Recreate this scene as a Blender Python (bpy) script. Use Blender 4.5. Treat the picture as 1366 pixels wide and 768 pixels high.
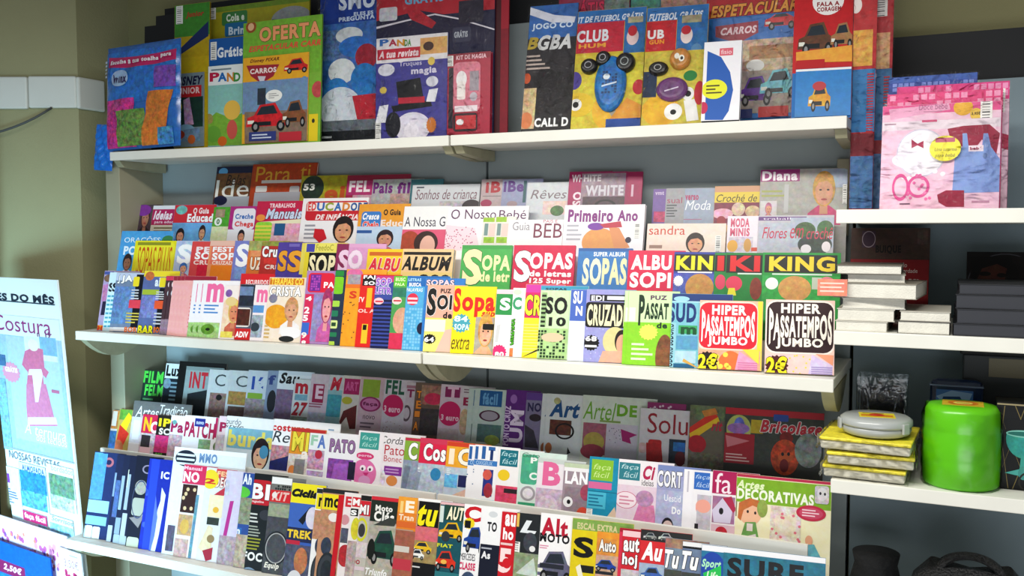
import bpy, math, random
from mathutils import Vector
random.seed(7)
SC = bpy.context.scene
for o in list(bpy.data.objects): bpy.data.objects.remove(o)
COL = SC.collection

# ------------------------------------------------------------------ camera
FPX = 1250.0; YAW = math.radians(25.32); PIT = math.radians(3.49); EYE = 1.60
cam = bpy.data.cameras.new('camera'); camo = bpy.data.objects.new('camera', cam); COL.objects.link(camo)
camo.location = (0, 0, EYE); camo.rotation_euler = (math.pi/2 - PIT, 0, YAW)
cam.sensor_width = 36.0; cam.lens = FPX/1366*36.0; cam.clip_start = .05
SC.camera = camo
# ------------------------------------------------------------------ colour management
SC.view_settings.view_transform = 'Standard'; SC.view_settings.look = 'None'
SC.view_settings.exposure = 0.0; SC.view_settings.gamma = 1.0; SC.view_settings.use_curve_mapping = False
# ------------------------------------------------------------------ world and lamps
W = bpy.data.worlds.new('shop_ambience'); SC.world = W; W.use_nodes = True
bg = W.node_tree.nodes['Background']; bg.inputs[0].default_value = (.76, .83, .90, 1); bg.inputs[1].default_value = .25
def area(name, loc, target, sx, sy, power, col):
    l = bpy.data.lights.new(name, 'AREA'); l.shape = 'RECTANGLE'; l.size = sx; l.size_y = sy; l.energy = power; l.color = col
    o = bpy.data.objects.new(name, l); COL.objects.link(o); o.location = loc
    d = Vector(target) - Vector(loc); o.rotation_euler = d.to_track_quat('-Z', 'Y').to_euler(); return o
area('ceiling_strip_light', (-.80, 1.08, 2.38), (-.80, 1.12, 0), 2.0, .2, 46, (1.0, .97, .90))
area('shop_window_daylight', (-2.3, .35, .50), (-3.05, 2.1, .50), .9, .8, 27, (.45, .80, 1.0)).data.spread = math.radians(82)
area('shop_door_daylight', (.5, -1.1, .62), (-.9, 2.3, 1.75), 2.2, .9, 27, (.93, .96, 1.0))  # added fill, low behind the camera, to brighten the shelf undersides; no real door

# ------------------------------------------------------------------ helpers
def lin(c):
    return c/12.92 if c <= .04045 else ((c+.055)/1.055)**2.4
def hexc(s, k=.95, g=1.18):
    s = s.lstrip('#')
    if len(s) == 3: s = ''.join(a*2 for a in s)
    return tuple(lin(int(s[i:i+2], 16)/255)**g*k for i in (0, 2, 4)) + (1.0,)
def mat(name, col, rough=.5, metal=0, bump=0, bscale=80, var=0, vscale=6, spec=.5):
    m = bpy.data.materials.new(name); m.use_nodes = True; nt = m.node_tree; b = nt.nodes['Principled BSDF']
    c = hexc(col, 1.0, 1.0) if isinstance(col, str) else col
    b.inputs['Base Color'].default_value = c; b.inputs['Roughness'].default_value = rough
    b.inputs['Metallic'].default_value = metal; b.inputs['Specular IOR Level'].default_value = spec
    tc = nt.nodes.new('ShaderNodeTexCoord')
    if var:
        n = nt.nodes.new('ShaderNodeTexNoise'); n.inputs['Scale'].default_value = vscale; n.inputs['Detail'].default_value = 5
        nt.links.new(tc.outputs['Object'], n.inputs['Vector'])
        r = nt.nodes.new('ShaderNodeValToRGB'); r.color_ramp.elements[0].position = .3; r.color_ramp.elements[1].position = .72
        r.color_ramp.elements[0].color = tuple(x*(1-var) for x in c[:3])+(1,); r.color_ramp.elements[1].color = tuple(min(1, x*(1+var)) for x in c[:3])+(1,)
        nt.links.new(n.outputs['Fac'], r.inputs['Fac']); nt.links.new(r.outputs['Color'], b.inputs['Base Color'])
    if bump:
        n = nt.nodes.new('ShaderNodeTexNoise'); n.inputs['Scale'].default_value = bscale; n.inputs['Detail'].default_value = 3
        nt.links.new(tc.outputs['Object'], n.inputs['Vector'])
        bp = nt.nodes.new('ShaderNodeBump'); bp.inputs['Strength'].default_value = bump; bp.inputs['Distance'].default_value = .01
        nt.links.new(n.outputs['Fac'], bp.inputs['Height']); nt.links.new(bp.outputs['Normal'], b.inputs['Normal'])
    return m
def print_material(name, rough, spec=.4):
    # printed paper: ink colour stored on the mesh, photo areas mottled by a noise of the strength stored in "pat"
    m = bpy.data.materials.new(name); m.use_nodes = True; nt = m.node_tree; b = nt.nodes['Principled BSDF']
    a = nt.nodes.new('ShaderNodeAttribute'); a.attribute_name = 'ink'
    p = nt.nodes.new('ShaderNodeAttribute'); p.attribute_name = 'pat'
    tc = nt.nodes.new('ShaderNodeTexCoord'); n = nt.nodes.new('ShaderNodeTexNoise')
    n.inputs['Scale'].default_value = 70; n.inputs['Detail'].default_value = 3; n.inputs['Roughness'].default_value = .6
    nt.links.new(tc.outputs['Object'], n.inputs['Vector'])
    v = nt.nodes.new('ShaderNodeVectorMath'); v.operation = 'MULTIPLY_ADD'
    v.inputs[1].default_value = (3.2, 3.2, 3.2); v.inputs[2].default_value = (-1.1, -1.1, -1.1)
    hs = nt.nodes.new('ShaderNodeHueSaturation'); hs.inputs['Saturation'].default_value = .42; nt.links.new(n.outputs['Color'], hs.inputs['Color'])
    nt.links.new(hs.outputs['Color'], v.inputs[0])
    mx = nt.nodes.new('ShaderNodeMix'); mx.data_type = 'RGBA'; mx.blend_type = 'OVERLAY'; mx.clamp_result = True
    nt.links.new(p.outputs['Fac'], mx.inputs[0]); nt.links.new(a.outputs['Color'], mx.inputs[6]); nt.links.new(v.outputs[0], mx.inputs[7])
    nt.links.new(mx.outputs[2], b.inputs['Base Color'])
    b.inputs['Roughness'].default_value = rough; b.inputs['Specular IOR Level'].default_value = spec
    return m
def film_material(name, tint=(1, 1, 1, 1), gl=.35, bump=.6, bscale=38):
    m = bpy.data.materials.new(name); m.use_nodes = True; nt = m.node_tree; nt.nodes.remove(nt.nodes['Principled BSDF'])
    out = nt.nodes['Material Output']; t = nt.nodes.new('ShaderNodeBsdfTransparent'); t.inputs[0].default_value = tint
    g = nt.nodes.new('ShaderNodeBsdfGlossy'); g.inputs['Roughness'].default_value = .12; g.inputs[0].default_value = (1, 1, 1, 1)
    tc = nt.nodes.new('ShaderNodeTexCoord'); n = nt.nodes.new('ShaderNodeTexNoise'); n.inputs['Scale'].default_value = bscale
    n.inputs['Detail'].default_value = 2; n.inputs['Distortion'].default_value = 1.5
    nt.links.new(tc.outputs['Object'], n.inputs['Vector'])
    bp = nt.nodes.new('ShaderNodeBump'); bp.inputs['Strength'].default_value = bump; bp.inputs['Distance'].default_value = .02
    nt.links.new(n.outputs['Fac'], bp.inputs['Height']); nt.links.new(bp.outputs['Normal'], g.inputs['Normal'])
    lw = nt.nodes.new('ShaderNodeLayerWeight'); lw.inputs['Blend'].default_value = gl
    nt.links.new(bp.outputs['Normal'], lw.inputs['Normal'])
    mx = nt.nodes.new('ShaderNodeMixShader'); nt.links.new(lw.outputs['Fresnel'], mx.inputs[0])
    nt.links.new(t.outputs[0], mx.inputs[1]); nt.links.new(g.outputs[0], mx.inputs[2]); nt.links.new(mx.outputs[0], out.inputs['Surface'])
    return m
M = dict(
    shelf=mat('white_enamel_shelf', 'e4e3da', .42, var=.04, vscale=9),
    steel=mat('painted_steel_bracket', 'a3a084', .5, var=.1, vscale=30),
    panel=mat('grey_back_panel', '929c9e', .6, var=.05, vscale=5),
    panelR=mat('dark_grey_back_panel', '7b8c94', .62, var=.08, vscale=5),
    upright=mat('taupe_upright', '9a957d', .55, var=.06, vscale=8),
    dark=mat('black_gap', '0b0c10', .7),
    wall=mat('beige_plaster', '8b865e', .85, bump=.15, bscale=160, var=.06, vscale=3),
    pillar=mat('cream_pillar_paint', '9d9a74', .8, bump=.12, bscale=140, var=.05, vscale=3),
    floor=mat('pale_floor_tile', 'd2ccbc', .5, var=.1, vscale=4),
    trunk=mat('white_cable_trunking', 'dcdfd8', .45, var=.03),
    cable=mat('grey_cable', '4a4f4e', .5),
    paper=mat('page_paper', 'e6e2d8', .8, bump=.5, bscale=400),
    cream=mat('cream_page_block', 'dcd9ce', .8, bump=.25, bscale=350, var=.07, vscale=40),
    ink=print_material('printed_cover', .38), card=print_material('printed_card', .5, .3), dullcover=print_material('matt_printed_cover', .55, .25),
    film2=film_material('taut_clear_film', gl=.12, bump=.12, bscale=16),
    film=film_material('clear_plastic_wrap', gl=.17, bump=.9, bscale=30), bluefilm=film_material('blue_plastic_film', (.16, .36, .62, 1), .3),
)
def link(name, me, parent=None, loc=None):
    o = bpy.data.objects.new(name, me); COL.objects.link(o)
    if parent: o.parent = parent
    if loc is not None: o.location = loc
    return o
def tag(o, label, cat, group=None):
    o['label'] = label; o['category'] = cat
    if group: o['group'] = group
    return o
def structure(o): o['kind'] = 'structure'; return o
class MB:
    def __init__(s): s.v = []; s.f = []
    def box(s, x0, x1, y0, y1, z0, z1):
        n = len(s.v); s.v += [(x0,y0,z0),(x1,y0,z0),(x1,y1,z0),(x0,y1,z0),(x0,y0,z1),(x1,y0,z1),(x1,y1,z1),(x0,y1,z1)]
        s.f += [tuple(n+i for i in q) for q in ((3,2,1,0),(4,5,6,7),(0,1,5,4),(1,2,6,5),(2,3,7,6),(3,0,4,7))]; return s
    def prism(s, pts, a, b, axis=0):
        # polygon pts (in the other two axes) extruded from a to b along axis
        n = len(s.v); k = len(pts)
        for t in (a, b):
            for p in pts: q = list(p); q.insert(axis, t); s.v.append(tuple(q))
        s.f.append(tuple(range(n, n+k))); s.f.append(tuple(range(n+2*k-1, n+k-1, -1)))
        for i in range(k): j = (i+1) % k; s.f.append((n+j, n+i, n+k+i, n+k+j))
        return s
    def lathe(s, prof, c, seg=40, sq=0):
        n = len(s.v); k = len(prof)
        for r, z in prof:
            for i in range(seg):
                a = 2*math.pi*i/seg; s.v.append((c[0]+r*math.cos(a), c[1]+r*math.sin(a), c[2]+z))
        for j in range(k-1):
            for i in range(seg):
                i2 = (i+1) % seg; s.f.append((n+j*seg+i, n+j*seg+i2, n+(j+1)*seg+i2, n+(j+1)*seg+i))
        s.f.append(tuple(n+i for i in range(seg))[::-1]); s.f.append(tuple(n+(k-1)*seg+i for i in range(seg)))
        return s
    def tube(s, pts, r, seg=10):
        n = len(s.v); pts = [Vector(p) for p in pts]
        for i, p in enumerate(pts):
            t = (pts[min(i+1, len(pts)-1)]-pts[max(i-1, 0)]).normalized()
            a = t.cross(Vector((.3, .2, 1))).normalized(); b = t.cross(a)
            for j in range(seg):
                q = 2*math.pi*j/seg; s.v.append(tuple(p + a*r*math.cos(q) + b*r*math.sin(q)))
        for i in range(len(pts)-1):
            for j in range(seg):
                k = (j+1) % seg; s.f.append((n+i*seg+j, n+i*seg+k, n+(i+1)*seg+k, n+(i+1)*seg+j))
        s.f.append(tuple(n+j for j in range(seg))[::-1]); s.f.append(tuple(n+(len(pts)-1)*seg+j for j in range(seg)))
        return s
    def build(s, name, m, parent=None, bevel=0, smooth=False, loc=None):
        me = bpy.data.meshes.new(name); me.from_pydata(s.v, [], s.f); me.validate(); me.update(); me.materials.append(m)
        if smooth: me.polygons.foreach_set('use_smooth', [True]*len(me.polygons))
        o = link(name, me, parent, loc)
        if bevel:
            b = o.modifiers.new('bevel', 'BEVEL'); b.width = bevel; b.segments = 2; b.limit_method = 'ANGLE'
        return o

# ---- pixel rays: where a sight line of the photo meets a real surface
_s, _c, _sp, _cp = math.sin(YAW), math.cos(YAW), math.sin(PIT), math.cos(PIT)
FW = Vector((-_s*_cp, _c*_cp, -_sp)); RT = Vector((_c, _s, 0)); UP = RT.cross(FW)
ORI = Vector((0, 0, EYE))
def ray(px, py): return FW + RT*((px-683)/FPX) + UP*((384-py)/FPX)
def atY(px, py, Y): r = ray(px, py); return ORI + r*(Y/r.y)
def atX(px, py, X): r = ray(px, py); return ORI + r*(X/r.x)

# ---- glyph cache
CH = "ABCDEFGHIJKLMNOPQRSTUVWXYZabcdefghijklmnopqrstuvwxyz0123456789.,:!?&-+'ÁÂÃÇÉÊÍÓÔÕÚáâãçéêíóôõú€/"
GL = {}
def _glyphs():
    tmp = []
    for bold in (0, 1):
        for ch in CH:
            for key, body in ((ch, ch), (ch+'|', 'i'+ch+'i')):
                cu = bpy.data.curves.new('g', 'FONT'); cu.body = body; cu.resolution_u = 3; cu.offset = .042 if bold else 0; cu.fill_mode = 'FRONT'
                o = bpy.data.objects.new('g', cu); COL.objects.link(o); tmp.append((bold, key, o))
    cu = bpy.data.curves.new('g', 'FONT'); cu.body = 'ii'; o = bpy.data.objects.new('g', cu); COL.objects.link(o); tmp.append((0, 'ii', o))
    dg = bpy.context.evaluated_depsgraph_get(); wid = {}
    for bold, key, o in tmp:
        me = bpy.data.meshes.new_from_object(o.evaluated_get(dg))
        v = [(p.co.x, p.co.y) for p in me.vertices]
        if len(key) == 1: GL[(bold, key)] = [v, [tuple(p.vertices) for p in me.polygons], .6]
        elif v: wid[(bold, key)] = max(p[0] for p in v)-min(p[0] for p in v)
        bpy.data.meshes.remove(me); cu = o.data; bpy.data.objects.remove(o); bpy.data.curves.remove(cu)
    for (bold, ch), g in GL.items():
        w = wid.get((bold, ch+'|')); w0 = wid[(0, 'ii')] + (.056 if bold else 0)
        if w: g[2] = max(.12, w - w0) + (.035 if bold else 0)
_glyphs()

# ---- 2-D print sheet: shapes in (u, v) metres, later laid on a cover
class Sheet:
    def __init__(s, w, h, col, pat=.1):
        s.w, s.h = w, h; s.v = []; s.f = []; s.c = []; s.p = []; s.z = 0
    def add(s, pts, faces, col, pat=0):
        n = len(s.v); s.z += 1; e = .0004
        for u, v in pts: s.v.append((min(max(u, e), s.w-e), min(max(v, e), s.h-e), s.z))
        s.f += [tuple(n+i for i in q) for q in faces]; c = hexc(col); s.c += [c]*len(pts); s.p += [pat]*len(pts)
    def poly(s, pts, col, pat=0): s.add(pts, [tuple(range(len(pts)))], col, pat)
    def rect(s, u0, v0, u1, v1, col, pat=0): s.poly([(u0, v0), (u1, v0), (u1, v1), (u0, v1)], col, pat)
    def ell(s, u0, v0, u1, v1, col, pat=0, n=28, sp=0):
        cu, cv, a, b = (u0+u1)/2, (v0+v1)/2, (u1-u0)/2, (v1-v0)/2; pts = []
        for i in range(n):
            k = 1-(sp if i % 2 else 0); t = 2*math.pi*i/n; pts.append((cu+a*k*math.cos(t), cv+b*k*math.sin(t)))
        s.add(pts+[(cu, cv)], [(i, (i+1) % n, n) for i in range(n)], col, pat)
    def ring(s, u0, v0, u1, v1, col, k=.8, n=30):
        cu, cv, a, b = (u0+u1)/2, (v0+v1)/2, (u1-u0)/2, (v1-v0)/2; pts = []
        for q in (1, k):
            for i in range(n): t = 2*math.pi*i/n; pts.append((cu+a*q*math.cos(t), cv+b*q*math.sin(t)))
        s.add(pts, [(i, (i+1) % n, n+(i+1) % n, n+i) for i in range(n)], col)
    def rrect(s, u0, v0, u1, v1, col, pat=0, r=.18):
        R = r*min(u1-u0, v1-v0); pts = []
        for (cx, cy, a0) in ((u1-R, v1-R, 0), (u0+R, v1-R, 90), (u0+R, v0+R, 180), (u1-R, v0+R, 270)):
            for k in range(5): a = math.radians(a0+k*22.5); pts.append((cx+R*math.cos(a), cy+R*math.sin(a)))
        s.poly(pts, col, pat)
    def text(s, txt, u0, v0, u1, v1, col, fl='', rot=False):
        bold = 1 if 'b' in fl else 0; x = 0; V = []; F = []
        for ch in txt:
            if ch == ' ': x += .3; continue
            g = GL.get((bold, ch))
            if not g or not g[0]: x += .4; continue
            n = len(V); V += [(a+x, b) for a, b in g[0]]; F += [tuple(n+i for i in q) for q in g[1]]; x += g[2]
        if not V: return
        if 'i' in fl: V = [(a+.25*b, b) for a, b in V]
        x0, x1 = min(a for a, b in V), max(a for a, b in V); y0, y1 = min(b for a, b in V), max(b for a, b in V)
        V = [((a-x0)/max(1e-6, x1-x0), (b-y0)/max(1e-6, y1-y0)) for a, b in V]
        if 'a' in fl: V = [(a, .5+(b-.5)*(.56+.44*abs(2*a-1)**5)) for a, b in V]   # arched lettering
        if rot: P = [(u1-(u1-u0)*b, v0+(v1-v0)*a) for a, b in V]
        else: P = [(u0+(u1-u0)*a, v0+(v1-v0)*b) for a, b in V]
        if 'o' in fl or 'k' in fl:   # dark edge / white edge around the lettering
            oc = '1a1416' if 'o' in fl else 'ffffff'; d = .0013
            for dx, dy in ((d, 0), (-d, 0), (0, d), (0, -d), (d, -d)):
                s.add([(a+dx, b+dy) for a, b in P], F, oc); s.z -= 1
            s.z += 1
        s.add(P, F, col)
    def person(s, u0, v0, u1, v1, hair, skin='e2a888', top='c86a80'):
        w, h = u1-u0, v1-v0; cu = (u0+u1)/2
        s.poly([(u0, v0), (u1, v0), (u1-.05*w, v0+.22*h), (cu+.16*w, v0+.36*h), (cu-.16*w, v0+.36*h), (u0+.05*w, v0+.22*h)], top, .3)
        s.poly([(cu-.12*w, v0+.2*h), (cu+.12*w, v0+.2*h), (cu+.1*w, v0+.5*h), (cu-.1*w, v0+.5*h)], skin, .1)
        s.ell(cu-.33*w, v0+.34*h, cu+.33*w, v1, hair, .5)
        s.ell(cu-.25*w, v0+.36*h, cu+.26*w, v0+.9*h, skin, .3)
        for k in (-.1, .12): s.ell(cu+k*w-.04*w, v0+.63*h, cu+k*w+.04*w, v0+.665*h, '4a3028')
        s.ell(cu-.08*w, v0+.45*h, cu+.1*w, v0+.49*h, 'b04a4a')
        s.poly([(cu-.28*w, v0+.62*h), (cu-.16*w, v0+.78*h), (cu+.08*w, v0+.82*h), (cu+.22*w, v0+.74*h), (cu+.28*w, v0+.6*h), (cu+.26*w, v0+.9*h), (cu+.05*w, v0+.97*h), (cu-.2*w, v0+.93*h)], hair, .5)
    def car(s, u0, v0, u1, v1, col):
        w, h = u1-u0, v1-v0; P = lambda a, b: (u0+a*w, v0+b*h)
        s.poly([P(0, .2), P(.03, .52), (u0+.2*w, v0+.6*h), P(.34, .95), P(.72, 1), P(.86, .62), P(1, .5), P(.98, .18)], col, .35)
        s.poly([P(.26, .6), P(.37, .88), P(.68, .92), P(.78, .62)], '2c3640', .2)
        s.rect(*P(.04, .3), *P(.2, .42), 'e8e8dc'); s.rect(*P(.3, .22), *P(.62, .36), '22262c', .2)
        for a in (.14, .76): s.ell(*P(a, 0), *P(a+.2, .38), '18181a'); s.ell(*P(a+.05, .09), *P(a+.15, .29), '9a9a9a')
def cover_mesh(name, sh, t, base, m, pat=.1, spine=None, ez=.00006, bow=0.0):
    """cover folded round a page block: front sheet with print, spine at the left, back sheet"""
    w, h = sh.w, sh.h; T = .0006; e = .0005
    V = []; F = []; C = []; P = []
    def bx(x0, x1, y0, y1, z0, z1, col, p):
        n = len(V)
        V.extend([(x0,y0,z0),(x1,y0,z0),(x1,y1,z0),(x0,y1,z0),(x0,y0,z1),(x1,y0,z1),(x1,y1,z1),(x0,y1,z1)])
        F.extend([tuple(n+i for i in q) for q in ((3,2,1,0),(4,5,6,7),(0,1,5,4),(1,2,6,5),(2,3,7,6),(3,0,4,7))]); C.extend([col]*8); P.extend([p]*8)
    cb = hexc(base); cs = hexc(spine) if spine else cb
    bx(0, w, 0, h, -T, 0, cb, pat); bx(0, T, 0, h, -t, -T-.00002, cs, 0); bx(0, w, 0, h, -t-T, -t-.00002, cb, 0)
    n = len(V); V += [(u, v, z*ez) for u, v, z in sh.v]; F += [tuple(n+i for i in q) for q in sh.f]; C += sh.c; P += sh.p
    me = bpy.data.meshes.new(name); me.from_pydata(V, [], F)
    a = me.attributes.new('ink', 'FLOAT_COLOR', 'POINT'); a.data.foreach_set('color', [x for c in C for x in c])
    a = me.attributes.new('pat', 'FLOAT', 'POINT'); a.data.foreach_set('value', P)
    me.materials.append(m); me.update(); return me

# ---- art mini-language, coordinates read off the photograph and carried onto the cover's own plane
def draw(sh, art, H, xc):
    """H(px,py)->(u,v)"""
    for it in art.split(';'):
        it = it.strip()
        if not it: continue
        txt = None
        if '|' in it: it, txt = it.split('|', 1)
        k = it.split(); c = k[0]; a = k[1:]
        if c == 'b':
            y0, y1 = float(a[0]), float(a[1]); v1 = H(xc, y0)[1]; v0 = H(xc, y1)[1]
            sh.rect(0, v0, sh.w, v1, a[2], float(a[3]) if len(a) > 3 else 0); continue
        if c == 'p':
            pts = [float(q) for q in a[0].split(',')]; q = [H(pts[i], pts[i+1]) for i in range(0, len(pts), 2)]
            sh.poly(q, a[1], float(a[2]) if len(a) > 2 else 0); continue
        x0, y0, x1, y1 = [float(q) for q in a[:4]]; a = a[4:]; xm, ym = (x0+x1)/2, (y0+y1)/2
        u0 = H(x0, ym)[0]; u1 = H(x1, ym)[0]; v0 = H(xm, y1)[1]; v1 = H(xm, y0)[1]
        pt = float(a[1]) if len(a) > 1 and c in 'req' else 0
        if c == 'r': sh.rect(u0, v0, u1, v1, a[0], pt)
        elif c == 'e': sh.ell(u0, v0, u1, v1, a[0], pt)
        elif c == 'q': sh.rrect(u0, v0, u1, v1, a[0], pt)
        elif c == 'o': sh.ring(u0, v0, u1, v1, a[0], float(a[1]) if len(a) > 1 else .8)
        elif c == 't': sh.text(txt, u0, v0, u1, v1, a[0], a[1] if len(a) > 1 else '')
        elif c == 'v': sh.text(txt, u0, v0, u1, v1, a[0], a[1] if len(a) > 1 else '', rot=True)
        elif c == 's': sh.ell(u0, v0, u1, v1, a[0], 0, 32, .16)
        elif c == 'f': sh.person(u0, v0, u1, v1, *a)
        elif c == 'c': sh.car(u0, v0, u1, v1, a[0])
        elif c == 'l':   # short lines of small print
            n = int(a[0]); dv = (v1-v0)/n
            for i in range(n):
                L = random.uniform(.55, 1.0); sh.rect(u0, v0+dv*(i+.28), u0+(u1-u0)*L, v0+dv*(i+.72), a[1])
        elif c == 'g':   # square grid
            n = int(a[0]); du = (u1-u0)/n; m_ = max(1, round((v1-v0)/du)); dv = (v1-v0)/m_; V = []; F = []
            for i in range(n):
                for j in range(m_):
                    if random.random() < .62:
                        b = len(V); V += [(u0+du*(i+.12), v0+dv*(j+.12)), (u0+du*(i+.88), v0+dv*(j+.12)), (u0+du*(i+.88), v0+dv*(j+.88)), (u0+du*(i+.12), v0+dv*(j+.88))]; F.append((b, b+1, b+2, b+3))
            if V: sh.add(V, F, a[1])
        elif c == 'd':   # scattered dots
            n = int(a[0]); r = float(a[2])*(u1-u0); V = []; F = []
            for i in range(n):
                cu, cv = random.uniform(u0, u1), random.uniform(v0, v1); b = len(V); V += [(cu+r*math.cos(q*.785), cv+r*math.sin(q*.785)) for q in range(8)]; F.append(tuple(range(b, b+8)))
            sh.add(V, F, a[1])
        elif c == 'h':   # horizontal stripes
            n = int(a[0]); dv = (v1-v0)/n
            for i in range(n): sh.rect(u0, v0+dv*i, u1, v0+dv*(i+.5), a[1])
        elif c == 'k':   # bar code
            sh.rect(u0, v0, u1, v1, 'f2f2ee'); n = 9; dv = (v1-v0)/n
            for i in range(n): sh.rect(u0+(u1-u0)*.15, v0+dv*(i+.2), u0+(u1-u0)*.8, v0+dv*(i+.3+.4*random.random()), '33333a')
# ================================================================== the room
XL, XJ, XR = -2.477, -1.224, -.224; XE = 1.03; YB = 2.42
Z1, Z2, Z3 = 1.853, 1.288, .645; ZA, ZB, ZC, ZD = 1.642, 1.397, 1.092, .70
structure(MB().box(-5.2, 2.6, -1.2, 2.75, -.05, 0).build('floor', M['floor']))
structure(MB().box(-2.74, 2.6, 2.53, 2.65, 0, 3.0).build('wall_back', M['wall']))
# pillar beside the shelving: right face square to the wall, front face turned towards the shop
cx, cy = -2.74, 2.305; d = Vector((-_c, -_s, 0)); e0 = Vector((cx, cy, 0)); e1 = e0 + d*1.6; e2 = Vector((e1.x-.3, 2.65, 0))
structure(MB().prism([(cx, cy), (cx, 2.65), (e2.x, e2.y), (e1.x, e1.y)], 0, 3.0, 2).build('wall_left', M['pillar']))
# cable trunking wrapped round the pillar corner
tr = Vector(); nrm = Vector((_s, -_c, 0))
def trunk(name, p, q, z0, z1, th, n_):
    b = MB(); P = [p, q, q+n_*th, p+n_*th]; b.prism([(v.x, v.y) for v in P], z0, z1, 2); return b.build(name, M['trunk'], tt, bevel=.006)
tt = bpy.data.objects.new('cable_trunking', None); COL.objects.link(tt)
tag(tt, 'white plastic cable trunking running round the pillar corner', 'trunking')
a0 = e0 - nrm*0; trunk('trunking_cover', e0 + nrm*.001, e0 + d*.165, 2.02, 2.128, .016, nrm)
trunk('trunking_cover', e0 + d*.167, e0 + d*.28, 2.017, 2.126, .018, nrm); trunk('trunking_cover', e0 + d*.282, e0 + d*.62, 2.022, 2.13, .016, nrm)
trunk('trunking_cover', e0 + Vector((.001, -.012, 0)), e0 + Vector((.001, .1, 0)), 2.018, 2.126, .016, Vector((1, 0, 0)))
cb = MB(); p0 = e0 + d*.085 + nrm*.016; cpts = [p0 + Vector((0, 0, 2.02))]
for k in range(1, 9): q = k/8; cpts.append(p0 + d*(.28*q**1.3) + nrm*(.01+.02*math.sin(q*3)) + Vector((0, 0, 2.02-.10*math.sin(q*1.5))))
tag(cb.tube(cpts, .004).build('cable', M['cable'], smooth=True), 'grey cable drooping in a curve below the white trunking', 'cable')
# black frame at the extreme left, before the pillar
fp = e0 + d*.285 + nrm*.05; fr = bpy.data.objects.new('black_display_frame', None); COL.objects.link(fr)
tag(fr, 'black display frame at the left edge in front of the pillar', 'frame')
def slab(name, p, q, th, z0, z1, m, par, bev=.003):
    P = [p, q, q+nrm*th, p+nrm*th]; return MB().prism([(v.x, v.y) for v in P], z0, z1, 2).build(name, m, par, bevel=bev)
slab('stile', fp, fp+d*.05, .035, 0, 1.985, M['dark'], fr)
slab('rail', fp+d*.05, fp+d*.5, .035, 1.93, 1.985, M['dark'], fr); slab('stile', fp+d*.5, fp+d*.55, .035, 0, 1.985, M['dark'], fr)
slab('glass', fp+d*.051, fp+d*.499, .006, .0, 1.929, mat('dark_glass', '1b2a30', .08), fr)

# ================================================================== shelving
g = .004
def panel(x0, x1, z1, zb, m, label):
    r = tag(MB().box(x0, x1, YB, YB+.025, .06, z1).build('back_panel', m), label, 'back panel')
    MB().box(x0, x1, YB+.026, YB+.05, .06, zb).build('black_backing_board', M['dark'], r); return r
panel(XL, XJ-g, 2.18, 2.36, M['panel'], 'grey metal back panel of the left magazine bay')
panel(XJ+g, XR-g, 2.18, 2.36, M['panel'], 'grey metal back panel of the right magazine bay')
panel(XR+g, XE, 1.945, 2.061, M['panelR'], 'lower dark grey back panel behind the books and tins')
tag(MB().box(XL-.063, XL-.001, 2.235, YB+.03, 0, 1.95).build('end_panel', M['upright'], bevel=.002), 'taupe end panel at the left side of the magazine shelves', 'end panel')
tag(MB().box(XE+.001, XE+.03, 2.0, YB+.02, 0, 1.94).build('end_panel', M['upright'], bevel=.002), 'taupe end panel at the right side of the book shelves', 'end panel')
tag(MB().box(XR-.04, XR-.012, 2.392, YB-.003, Z2+.3, Z1-.08).build('upright_post', M['upright'], bevel=.002), 'taupe upright between the magazine bay and the book shelves', 'upright')
for x0, x1, q in ((XL, XJ-g, 'left magazine bay'), (XJ+g, XR-g, 'right magazine bay'), (XR+g, XE, 'book bay')):
    tag(MB().box(x0, x1, 2.02, YB-.002, 0, .12).box(x0+.01, x1-.01, 2.012, 2.02, .01, .11).build('plinth', M['upright'], bevel=.002), f'taupe metal plinth at the floor under the {q}', 'plinth')

def shelf(name, x0, x1, yf, z, th, label, brk, cols=None, bl=True, br=True):
    th = .027
    r = MB().box(x0, x1, yf+.0105, YB-.002, z-.022, z).build(name, M['shelf'], None, bevel=.0015)
    tag(r, label, 'shelf', None)
    MB().box(x0, x1, yf-.002, yf+.010, z-th, z+.0005).build('front_lip', M['shelf'], r, bevel=.0015)
    MB().box(x0+.03, x1-.03, yf+.0115, YB-.004, z-.0265, z-.0225).build('underside_tray', M['shelf'], r)
    for on, x in ((bl, x0+.001), (br, x1-.027)):
        if not on: continue
        if brk == 'lens':
            P = [(yf+.013, z-.027)]
            for k in range(0, 13): q = k/12; P.append((yf+.014+q*.27, z-.028-.062*math.sin(math.pi*min(1, q*1.02)**.9)))
            P.append((yf+.29, z-.027))
        else: P = [(yf+.013, z-.027), (yf+.03, z-.046), (YB-.05, z-.056), (YB-.01, z-.056), (YB-.01, z-.027)]
        MB().prism([(a, b) for a, b in P], x, x+.026, 0).build('bracket', M['steel'], r)
    return r
shelf('shelf', XL, XJ-.003, 2.2, Z1, .038, 'white top shelf of the left bay under the gift packs', 'bar')
shelf('shelf', XJ+.003, XR, 2.2, Z1, .038, 'white top shelf of the right bay under the toy packs', 'bar')
shelf('shelf', XL, XJ-.003, 2.05, Z2, .04, 'white middle shelf of the left bay under puzzle magazines', 'lens')
shelf('shelf', XJ+.003, XR, 2.05, Z2, .045, 'white middle shelf of the right bay under puzzle magazines', 'lens')
shelf('shelf', XL, XJ-.003, 1.99, Z3, .04, 'white bottom shelf of the left bay under blue craft magazines', 'lens')
shelf('shelf', XJ+.003, XR, 1.99, Z3, .04, 'white bottom shelf of the right bay under the car magazines', 'lens')
shelf('shelf', XR+.005, XE, 1.99, ZA, .026, 'white side shelf under the pink bib packs', 'bar', bl=False)
shelf('shelf', XR+.005, XE, 1.99, ZB, .026, 'white side shelf under the stacked white books', 'bar', bl=False)
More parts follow.
